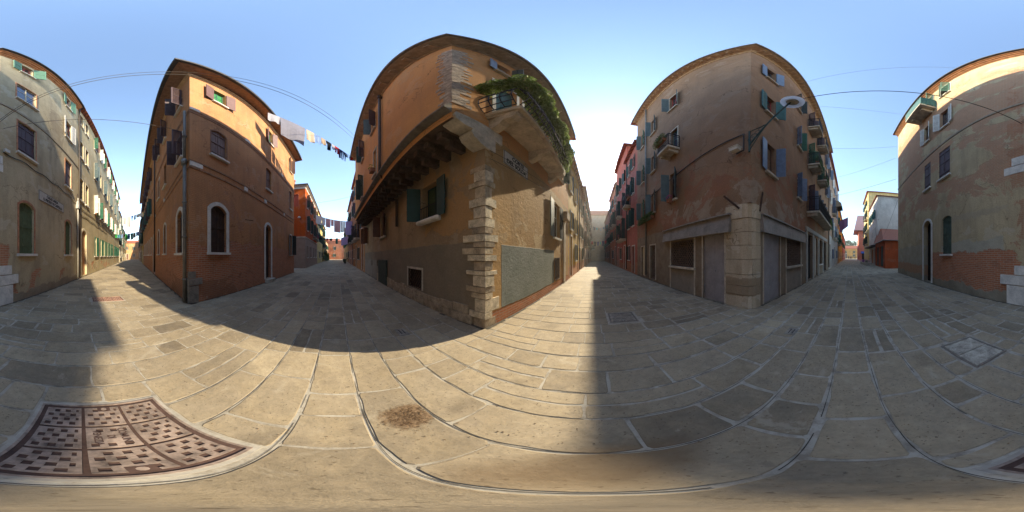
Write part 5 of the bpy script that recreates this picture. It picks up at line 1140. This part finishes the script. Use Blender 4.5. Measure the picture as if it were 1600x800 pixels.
wl=thing('wall_lamp','small round lamp on a bracket beside the red orange house','street lamp',FRs.P(.6,.02,6.6)); b=MB(); b.tube([(0,0,0),FRs.out*.9+Vector((0,0,.15))],.03,6); b.bar((0,0,-.2),(0,0,.2),.08); link('arm',b.mesh('arm',iron),wl); b=MB(); lathe(b,[(0,.1),(.12,.06),(.22,-.1),(.0,-.16)],FRs.out*.9+Vector((0,0,.05)),12); link('lamp_shade',b.mesh('shade',frame_w,True),wl)
cb=thing('camera_box','white surveillance housing beside the lamp bracket on the brown house','camera',FDl.P(.42,.05,5.22)); b=MB(); b.box(-.16,.16,-.09,.09,-.06,.08); b.box(-.18,.18,-.11,.11,.08,.1); b.xf(lambda p:Matrix.Rotation(FDl.rz,3,'Z')@(p+Vector((0,-.15,0)))); link('housing',b.mesh('housing',frame_w),cb); b=MB(); b.tube([(0,0,0),(FDl.out*.15)],.025,6); link('bracket',b.mesh('bracket',iron),cb)
# ================================================================= street signs
ink=simple('black_lettering',(.02,.02,.025),.8,bump=0); plate=simple('white_plaster_plate',(.46,.44,.40),.85,var=.12,scale=4,bump=.1)
def sign(F,s0,s1,z0,z1,rows,label,size,sx=1.):
    w,h=s1-s0,z1-z0; o=thing('street_sign',label,'street sign',F.P((s0+s1)/2,0,(z0+z1)/2),F.rz)
    b=MB(); b.box(-w/2,w/2,-.025,0,-h/2,h/2); pl=link('plate',b.mesh('plate',plate),o); b=MB(); e=.018
    for q in ((-w/2,w/2,h/2-e,h/2),(-w/2,w/2,-h/2,-h/2+e),(-w/2,-w/2+e,-h/2+e,h/2-e),(w/2-e,w/2,-h/2+e,h/2-e)): b.box(q[0],q[1],-.032,-.025,q[2],q[3])
    link('border',b.mesh('border',simple('sign_border',(.16,.15,.14),.8)),o)
    for tx,zz,xo in rows: link('lettering',text_mesh(tx,size,ink,.003,sx=sx,bold=.006),pl,(xo,-.029,zz),rot=(math.pi/2,0,0))
    return o
sign(FA,2.2,4.75,4.03,4.5,[('CALLE LARGA',.10,-.05),('S. PIETRO DI CASTELLO',-.10,.05)],'long white street name plate on the beige wall between two shuttered windows',.185)
sign(FCr,.66,1.95,4.1,4.55,[('CORTE',.10,.05),('DEL SOLDA\'',-.10,0)],'grey white street name plate reading CORTE DEL SOLDA\' below the stone balcony',.20)
# ================================================================= plants
def leafmat(n,c,c2):
    if n in MC:return MC[n]
    m,nn,l,p=newmat(n); t=NT(nn,l); g=t.node('ShaderNodeNewGeometry').outputs['Random Per Island']; l.new(t.mix(g,c,c2),p.inputs['Base Color']); p.inputs['Roughness'].default_value=.6; p.inputs['Transmission Weight'].default_value=0; p.inputs['Specular IOR Level'].default_value=.3
    tr=t.node('ShaderNodeBsdfTranslucent'); l.new(t.mix(g,tuple(x*1.6 for x in c),tuple(x*1.6 for x in c2)),tr.inputs[0]); mx=t.node('ShaderNodeMixShader'); mx.inputs[0].default_value=.3
    l.new(p.outputs[0],mx.inputs[1]); l.new(tr.outputs[0],mx.inputs[2]); l.new(mx.outputs[0],nn['Material Output'].inputs[0]); MC[n]=m; return m
ivy=leafmat('ivy_leaves',(.09,.15,.028),(.20,.26,.055)); leafy=leafmat('balcony_leaves',(.03,.07,.02),(.10,.16,.05)); yleaf=leafmat('yellowing_leaves',(.16,.15,.03),(.07,.12,.03)); magenta=leafmat('magenta_petals',(.55,.03,.22),(.4,.02,.18)); pinkp=leafmat('pink_white_petals',(.7,.35,.4),(.75,.7,.68)); purp=leafmat('purple_petals',(.22,.05,.3),(.35,.1,.35))
def leaves(b,c,rx,ry,rz,n,s,rr,m=0,ax=None,ay=None):
    ax=ax or Vector((1,0,0)); ay=ay or Vector((0,1,0))
    for _ in range(n):
        while 1:
            u=[rr.uniform(-1,1) for _ in range(3)]
            if sum(x*x for x in u)<1: break
        k=.55+.45*rr.random()
        L=math.sqrt(sum(x*x for x in u))+1e-6; f=(L**.35)/L
        p=c+ax*(u[0]*rx*f)+ay*(u[1]*ry*f)+Vector((0,0,u[2]*rz*f))
        a=Vector((rr.gauss(0,1),rr.gauss(0,1),rr.gauss(0,1))).normalized(); q=a.orthogonal().normalized(); w=a.cross(q); ss=s*rr.uniform(.6,1.3)
        b.face([p-q*ss*.5,p+w*ss*.32-a*ss*.05,p+q*ss*.6,p-w*ss*.32-a*ss*.05],m)
rr=random.Random(5)
pl=thing('climbing_plant','dense green climbing plant draped along the railing of the stone balcony','plant',FCr.P(.1,.7,5.6)); b=MB(); pts=[FCr.P(-.12,-.05,6.75),FCr.P(-.1,.4,6.8),FCr.P(.02,.84,6.78)]+[FCr.P(s,.80-.03*s+.05*math.sin(s*3),6.74+.06*math.sin(s*2.3)+.02*s) for s in [.4+.32*i for i in range(14)]]
for i,p in enumerate(pts[:-1]):
    q=pts[i+1]
    for k in range(3):
        c=p+(q-p)*(k/3)+Vector((rr.uniform(-.05,.05),rr.uniform(-.05,.05),rr.uniform(-.05,.08)))
        R_=.17+.09*min(1,i/5)+rr.uniform(-.03,.05); leaves(b,c,R_*1.25,R_*1.25,R_*.95,470,.065,rr)
        if rr.random()<.4+.04*i: leaves(b,c+FCr.out*.1-Vector((0,0,rr.uniform(.15,.3+.02*i))),.15,.15,.2,80,.055,rr)
for s in (3.0,3.5,4.0,4.4): leaves(b,FCr.P(s,.74,6.3),.22,.22,.38,420,.06,rr); leaves(b,FCr.P(s,.72,5.9),.18,.18,.3,160,.06,rr)
b.xf(lambda p:p-Vector(pl.location)); link('foliage',b.mesh('foliage',ivy),pl)
b=MB(); b.tube([p-Vector(pl.location) for p in pts],.02,5); b.tube([FCr.P(4.3,.5,5.6)-Vector(pl.location),FCr.P(4.3,.65,6.7)-Vector(pl.location)],.03,5); link('stem',b.mesh('stem',wood_beam),pl)
def planter(F,s,d,z,w,label,mats,h=.28,boxm=None,n=170,ls=.06,name='flower_box',cat='flower box',group=None,droop=0):
    o=thing(name,label,cat,F.P(s,d,z),F.rz,group); b=MB(); b.box(-w/2,w/2,-.1,.1,0,.16); b.box(-w/2-.012,w/2+.012,-.112,.112,.16,.185)
    link('planter',b.mesh('planter',boxm or simple('terracotta_planter',(.3,.12,.06),.85)),o); b=MB(); k=max(1,int(w/.22))
    for i in range(k):
        x=-w/2+w*(i+.5)/k; leaves(b,Vector((x,-.02,.16+h*.4)),.19,.17,h*.6,n,ls,rr,rr.choice(range(len(mats))) if i%3==1 else 0)
        if droop: leaves(b,Vector((x,-.14,.02)),.15,.1,droop,n//2,ls,rr)
        if len(mats)>1: leaves(b,Vector((x,-.05,.2+h*.5)),.18,.15,h*.5,n//4,ls,rr,1)
    link('foliage',b.mesh('foliage',mats),o); return o
planter(FDl,4.45,.66,7.42+.5,.9,'yellowing plants trailing over the stone balcony of the brown house',[yleaf,leafy],h=.4,droop=.25)
planter(FDl,7.9,.18,3.95,2.6,'long green and yellow window box low on the brown house near the pink houses',[leafy,yleaf],h=.3,droop=.12)
planter(FDl,4.45,.16,4.3,.3,'small magenta geranium on the sill above the shop hood',[magenta,leafy],h=.25,n=60,ls=.05)
planter(FDr,6.7,.6,8.05,1.3,'leafy pots on the middle balcony nearest the street lamp',[leafy,leafy],h=.6,droop=.3)
planter(FDr,9.5,.6,8.05,1.2,'dark trailing plants on the middle balcony farther from the lamp',[leafy],h=.5,droop=.35)
planter(FDr,11.4,.7,4.4,1.2,'green plants hanging at the far end of the long iron balcony',[leafy,yleaf],h=.5,droop=.45)
planter(FDr,1.0,.12,6.25,.3,'tiny violet flowers painted bright on top of a blue shutter',[purp],h=.1,n=20,ls=.04) if False else None
planter(FCj,5.1,.14,5.75,.35,'bright green pot plant in the narrow window above the beams',[leafmat('lime_leaves',(.20,.32,.04),(.12,.24,.03))],h=.3,n=90)
planter(FA2,4.9,.16,5.75,.6,'green plant hanging below a grey shuttered window of the long beige house',[leafy],h=.25,droop=.2)
for i,(s,z,l) in enumerate(((1.2,6.9,'pink geraniums on the upper balcony of the rosy house'),(6.4,3.7,'small green plants on the lower balcony of the tall pink house'))): planter(FP,s,.5,z,.8,l,[leafy,magenta],h=.3)
planter(FR,9.2,.5,4.8,3.0,'row of green pots along the balcony of the red orange house',[leafy,magenta],h=.35)
def bush(F,s,d,r,h,label,m,n=2200,ls=.16):
    o=thing('bush',label,'bush',F.P(s,d,0)); b=MB()
    for k in range(7): c=Vector((rr.uniform(-.5,.5)*r,rr.uniform(-.5,.5)*r,h*(.25+.1*k))); leaves(b,c,r*(.8-.06*k),r*(.8-.06*k),h*.2,n//7,ls,rr)
    link('foliage',b.mesh('foliage',m),o); b=MB(); b.tube([(0,0,0),(.05,.03,h*.7)],[.07,.03],6); b.tube([(0,0,h*.3),(.3*r,.2*r,h*.6)],[.04,.02],5); link('trunk',b.mesh('trunk',wood_beam),o)
bush(FR,27,.9,1.1,3.6,'tall dark green bush against the mustard house',leafy); bush(FR,30,1.0,1.0,2.4,'rounder green bush beside the tall one by the mustard house',leafy); bush(FR,33,1.0,.8,1.7,'lowest of the three bushes by the mustard house',leafy)
o=thing('site_screen','bright green netting screen beyond the bushes','screen',FR.P(35,1.4,0),FR.rz); b=MB(); b.box(-.9,.9,-.02,.02,.1,2.1); link('netting',b.mesh('netting',simple('green_netting',(.03,.38,.12),.9)),o); [link('post',(lambda b_:(b_.box(q_,q_+.05,-.03,.03,0,2.2),b_.mesh('post',iron))[1])(MB()),o) for q_ in (-.95,.9)]
# trees beyond the square
for i,(a,dd,h) in enumerate(((117.2,125,13),(118.2,132,14.5),(119.2,124,12.5),(120.4,128,13.5))):
    p=dirv(a)*dd; o=thing('tree',['leftmost','second from the left','third from the left','rightmost'][i]+' of the hazy trees above the low ochre building','tree',p,0,'trees beyond the square'); b=MB()
    for k in range(9): leaves(b,Vector((rr.uniform(-2.2,2.2),rr.uniform(-2.2,2.2),h*rr.uniform(.5,.95))),1.9,1.9,1.5,160,.5,rr)
    link('crown',b.mesh('crown',leafmat('hazy_leaves',(.07,.09,.05),(.11,.12,.07))),o); b=MB(); b.tube([(0,0,0),(.1,0,h*.45),(.4,.2,h*.8)],[.25,.18,.05],7); [b.tube([(.1,0,h*.45),(math.cos(t)*2,math.sin(t)*2,h*.75)],[.12,.03],5) for t in (0,2.1,4.2)]; link('trunk',b.mesh('trunk',wood_beam),o)
# flower stand and people in the far square
for i,(s,d,l,ms) in enumerate(((-.5,1.7,'white flower display, nearest the annex end of the stand',[pinkp,leafy]),(1.6,1.9,'purple flower display in the middle of the stand',[purp,leafy]),(3.8,2.1,'pink and white flower display, farthest of the stand',[pinkp,magenta]))):
    o=thing('flower_stand',l,'flower display',FW.P(s+1,d,0),FW.rz,'flower displays outside the white house'); b=MB(); b.box(-.95,.95,-.5,.5,.42,.5); [b.box(x-.03,x+.03,y-.03,y+.03,0,.42) for x in(-.85,.85) for y in (-.42,.42)]; link('table',b.mesh('table',frame_w),o)
    b=MB(); [leaves(b,Vector((x,y,.68)),.3,.26,.22,110,.12,rr,rr.choice((0,0,1))) for x in (-.7,-.35,0,.35,.7) for y in (-.25,.25)]; link('flowers',b.mesh('flowers',ms),o); [link('bucket',(lambda b_:(b_.tube([(x,-.35,0),(x,-.35,.3)],[.13,.17],8),b_.mesh('bucket',frame_w))[1])(MB()),o) for x in (-.6,0,.6)]
skin=simple('skin',(.45,.27,.19),.6,var=.08,bump=0)
def skinned(name,verts,edges,rad,mat,parent):
    me=bpy.data.meshes.new(name); me.from_pydata([Vector(v) for v in verts],edges,[]); me.materials.append(mat); o=link(name,me,parent); m=o.modifiers.new('Skin','SKIN'); m.use_smooth_shade=True
    for i,r in enumerate(rad): me.skin_vertices[0].data[i].radius=(r,r); me.skin_vertices[0].data[i].use_root=(i==0)
    s=o.modifiers.new('Sub','SUBSURF'); s.levels=1; s.render_levels=1; return o
def person(p,rz,label,top,legs,hair,stride=.12):
    o=thing('person',label,'person',p,rz,None)
    V_=[(0,0,.95),(0,0,1.12),(0,0,1.36),(0,0,1.47),(0,-.02,1.56),(0,-.03,1.70),(.19,0,1.38),(.25,.03,1.10),(.27,-.08,.86),(.27,-.1,.76),(-.19,0,1.38),(-.25,-.03,1.10),(-.27,.05,.86),(-.27,.05,.76),(.1,0,.88),(.1,-stride*.6,.5),(.1,-stride,.08),(.1,-stride-.15,.04),(-.1,0,.88),(-.1,stride*.2,.5),(-.1,stride,.08),(-.1,stride-.15,.04)]
    E_=[(0,1),(1,2),(2,3),(3,4),(4,5),(2,6),(6,7),(7,8),(8,9),(2,10),(10,11),(11,12),(12,13),(0,14),(14,15),(15,16),(16,17),(0,18),(18,19),(19,20),(20,21)]
    rd=[.13,.12,.13,.055,.085,.085,.06,.045,.035,.03,.06,.045,.035,.03,.085,.06,.04,.035,.085,.06,.04,.035]
    skinned('body',V_,E_,rd,skin,o)
    skinned('jacket',[V_[0],V_[1],V_[2],V_[6],V_[7],(.27,-.07,.88),V_[10],V_[11],(-.27,.05,.88)],[(0,1),(1,2),(2,3),(3,4),(4,5),(2,6),(6,7),(7,8)],[.155,.145,.155,.08,.062,.05,.08,.062,.05],simple('cloth_'+top[0],top[1],.9,var=.1,bump=0),o)
    skinned('trousers',[(0,0,.93),V_[14],V_[15],(.1,-stride,.1),V_[18],V_[19],(-.1,stride,.1)],[(0,1),(1,2),(2,3),(0,4),(4,5),(5,6)],[.145,.1,.075,.06,.1,.075,.06],simple('cloth_'+legs[0],legs[1],.9,var=.1,bump=0),o)
    skinned('hair',[(0,.01,1.66),(0,0,1.76)],[(0,1)],[.095,.085],simple('hair_'+hair[0],hair[1],.8,var=.1,bump=0),o)
dk=('dark_coat',(.02,.02,.03)); jn=('jeans',(.04,.06,.13)); rd_=('maroon_coat',(.14,.03,.03)); be=('beige_coat',(.4,.32,.22)); hb=('brown',(.05,.03,.02)); hg=('grey',(.3,.3,.3))
for i,(a,dd,l,t,g,hr) in enumerate(((118.3,76,'person in a dark coat walking, leftmost of the pair in the square',dk,jn,hb),(118.95,74,'person in a maroon coat beside the dark coated walker',rd_,dk,hb),(119.4,78,'person in blue jeans and dark jacket right of the maroon coat',dk,jn,hg),(120.6,72,'person in a beige coat near the blue awning',be,dk,hb),(115.95,70,'person in a dark coat close to the red houses',dk,dk,hg))):
    person(dirv(a)*dd,R(-a+180+i*40),l,t,g,hr)
# handcart at the far left street
o=thing('handcart','dark two wheeled handcart parked by the dusty rose house','cart',FCl.P(32.5,1.1,0),FCl.rz); b=MB(); b.hexa([(-.45,-.3,.35),(.45,-.3,.35),(.45,.3,.35),(-.45,.3,.35),(-.55,-.38,1.0),(.55,-.38,1.0),(.55,.38,1.0),(-.55,.38,1.0)]); link('tub',b.mesh('tub',simple('dark_green_plastic',(.02,.05,.03),.6)),o)
for sx in (-.42,.42): b=MB(); lathe(b,[(.02,-.03),(.22,-.03),(.24,0),(.22,.03),(.02,.03)],Vector((0,0,0)),14); w_=link('wheel',b.mesh('wheel',iron),o,(sx,.1,.24),rot=(0,math.pi/2,0))
b=MB(); b.tube([(-.4,.38,.95),(-.4,.7,1.1),(.4,.7,1.1),(.4,.38,.95)],.02,6); link('handle',b.mesh('handle',iron),o); b=MB(); b.box(-.5,.5,-.36,.36,1.0,1.06); link('lid',b.mesh('lid',frame_w),o)
# awnings and flag on the far left row
o=thing('window_awning','rounded beige awning over an upper balcony of the pale rose house','awning',FD2.P(7.5,0,9.9)); b=MB(); A_=[(0,1.2),(.7,1.1),(1.15,.7),(1.3,.1)]
for k in range(3): b.face([FD2.P(6.3,A_[k][0],9.5+A_[k][1]),FD2.P(8.9,A_[k][0],9.5+A_[k][1]),FD2.P(8.9,A_[k+1][0],9.5+A_[k+1][1]),FD2.P(6.3,A_[k+1][0],9.5+A_[k+1][1])])
for s in (6.3,8.9): b.face([FD2.P(s,0,9.5)]+[FD2.P(s,d,9.5+z) for d,z in A_])
b.xf(lambda p:p-Vector(o.location)); link('canvas',b.mesh('canvas',simple('beige_canvas',(.28,.22,.15),.9)),o); b=MB(); b.tube([FD2.P(6.3,0,9.5)-Vector(o.location),FD2.P(6.3,1.3,9.6)-Vector(o.location),FD2.P(8.9,1.3,9.6)-Vector(o.location),FD2.P(8.9,0,9.5)-Vector(o.location)],.02,5); link('frame',b.mesh('frame',iron),o)
o=thing('flag','violet and red flag hanging from a pole on the strong orange house','flag',FD2.P(15.5,0,9.0)); b=MB(); b.tube([(0,0,0),FD2.out*2.2+Vector((0,0,1.0))],.035,6); link('pole',b.mesh('pole',iron),o); b=MB(); n=8
for k in range(n):
    t0,t1=k/n,(k+1)/n; P=lambda t,z:FD2.out*(.3+1.8*t)+Vector((0,0,.15+.85*t-z))+FD2.d*(.1*math.sin(t*9)); b.face([P(t0,0),P(t1,0),P(t1,2.6-.6*t1),P(t0,2.6-.6*t0)])
link('cloth',b.mesh('cloth',simple('violet_flag',(.22,.10,.20),.9,var=.2)),o)
# small gully grates
for i,(x,y,l) in enumerate(((628,519,'pair of short dark drain slots in the shade of the jettied house'),(1237,518,'pair of short dark drain slots in front of the brown house'))):
    d=px_ground((x-800)*.225,(y-400)*.225); o=thing('drain_slot',l,'drain',(d.x,d.y,0),frz); b=MB(); b.box(-.16,.16,-.10,.10,.0005,.0125); link('slab',b.mesh('slab',stone_d),o); b=MB(); b.box(-.1,.1,-.045,-.025,.0126,.0132); b.box(-.1,.1,.025,.045,.0126,.0132); link('slot',b.mesh('slot',ink),o)
# scattered grit, fallen leaves and crumbs
b=MB(); rg=random.Random(9)
for _ in range(2600):
    k=rg.random()
    if k<.45: x,y=rg.gauss(-.64,.08),rg.gauss(.85,.08); s=rg.uniform(.002,.006)
    else:
        a=rg.uniform(0,6.283); d=.7+rg.random()**1.4*10; x,y=math.cos(a)*d,math.sin(a)*d; s=rg.uniform(.002,.009)
        if not inzone(Vector((x,y,0))): continue
    p=Vector((x,y,.0095)); n3=[Vector((math.cos(t+k*9),math.sin(t+k*9),0))*s*rg.uniform(.6,1.2) for t in (0,2.1,4.2)]; top=p+Vector((0,0,s*rg.uniform(.4,1)))
    for q in range(3): b.face([p+n3[q],p+n3[(q+1)%3],top])
tag(link('grit',b.mesh('grit',simple('brown_grit',(.19,.12,.065),.95,var=.5,scale=30))),'loose brown grit and crumbs scattered over the paving','grit',kind='stuff')
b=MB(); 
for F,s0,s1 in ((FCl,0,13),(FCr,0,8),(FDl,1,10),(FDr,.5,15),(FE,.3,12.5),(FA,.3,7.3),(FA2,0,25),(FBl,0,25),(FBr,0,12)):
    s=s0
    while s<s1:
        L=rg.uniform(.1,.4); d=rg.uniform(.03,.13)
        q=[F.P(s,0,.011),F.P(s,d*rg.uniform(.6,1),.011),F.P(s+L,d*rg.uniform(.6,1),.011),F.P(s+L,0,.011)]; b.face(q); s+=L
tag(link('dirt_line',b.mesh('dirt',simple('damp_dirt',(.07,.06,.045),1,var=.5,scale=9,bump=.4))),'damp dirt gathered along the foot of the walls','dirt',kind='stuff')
# ================================================================= air
hz=MB(); hz.box(-135,135,-125,160,-1.5,24); ho=link('haze',None); bpy.data.objects.remove(ho); hm=bpy.data.materials.new('haze'); hm.use_nodes=True; hn=hm.node_tree; hn.nodes.remove(hn.nodes['Principled BSDF']); pv=hn.nodes.new('ShaderNodeVolumePrincipled'); pv.inputs['Color'].default_value=(1,.97,.92,1); pv.inputs['Density'].default_value=.0009; pv.inputs['Anisotropy'].default_value=.6; hn.links.new(pv.outputs[0],hn.nodes['Material Output'].inputs['Volume'])
tag(link('haze',hz.mesh('haze',hm)),kind='stuff',label='thin pale haze in the air of the streets',cat='haze')
# ================================================================= light, sky, camera
w=bpy.data.worlds.new('World'); SC.world=w; w.use_nodes=True; nt=w.node_tree; bg=nt.nodes['Background']
sk=nt.nodes.new('ShaderNodeTexSky'); sk.sky_type='NISHITA'; sk.sun_disc=False; sk.sun_elevation=R(SUN_EL); sk.sun_rotation=R(SUN_AZ); sk.air_density=1.0; sk.dust_density=.12; sk.ozone_density=1.6; sk.altitude=0
tm=nt.nodes.new('ShaderNodeMix'); tm.data_type='RGBA'; tm.blend_type='MULTIPLY'; tm.inputs[0].default_value=1; tm.inputs[7].default_value=(1.07,1.03,.96,1); nt.links.new(sk.outputs[0],tm.inputs[6]); wt=NT(nt.nodes,nt.links); tcw=wt.node('ShaderNodeTexCoord').outputs['Generated']; dt=wt.node('ShaderNodeVectorMath',operation='DOT_PRODUCT'); nt.links.new(tcw,dt.inputs[0]); dt.inputs[1].default_value=(math.sin(R(SUN_AZ))*math.cos(R(SUN_EL)),math.cos(R(SUN_AZ))*math.cos(R(SUN_EL)),math.sin(R(SUN_EL)))
au=wt.math('MULTIPLY',wt.math('POWER',wt.ramp(dt.outputs['Value'],math.cos(R(4.5)),1.0),3.),40.); cm=wt.node('ShaderNodeVectorMath',operation='SCALE'); cm.inputs[0].default_value=(1,.93,.8); nt.links.new(au,cm.inputs['Scale']); ad=wt.node('ShaderNodeVectorMath',operation='ADD'); nt.links.new(tm.outputs[2],ad.inputs[0]); nt.links.new(cm.outputs[0],ad.inputs[1]); nt.links.new(ad.outputs[0],bg.inputs[0]); bg.inputs[1].default_value=.145
su=bpy.data.lights.new('sun','SUN'); su.energy=3.0; su.angle=R(.53); su.color=(1,.86,.62); so=bpy.data.objects.new('sun',su); COL.objects.link(so)
sd=Vector((math.sin(R(SUN_AZ))*math.cos(R(SUN_EL)),math.cos(R(SUN_AZ))*math.cos(R(SUN_EL)),math.sin(R(SUN_EL)))); so.rotation_euler=sd.to_track_quat('Z','Y').to_euler(); so.location=sd*60
cam=bpy.data.cameras.new('camera'); co=bpy.data.objects.new('camera',cam); COL.objects.link(co); co.location=(0,0,1.6); co.rotation_euler=(R(90),0,0); cam.type='PANO'
try: cam.panorama_type='EQUIRECTANGULAR'
except Exception: cam.cycles.panorama_type='EQUIRECTANGULAR'
cam.clip_start=.05; cam.clip_end=2000; SC.camera=co
SC.render.engine='CYCLES'; SC.cycles.use_denoising=True; SC.cycles.max_bounces=6; SC.cycles.diffuse_bounces=4; SC.cycles.caustics_reflective=False; SC.cycles.caustics_refractive=False; SC.cycles.sample_clamp_indirect=8
vs=SC.view_settings; vs.view_transform='Standard'; vs.look='None'; vs.exposure=1.88; vs.gamma=1; vs.use_curve_mapping=False
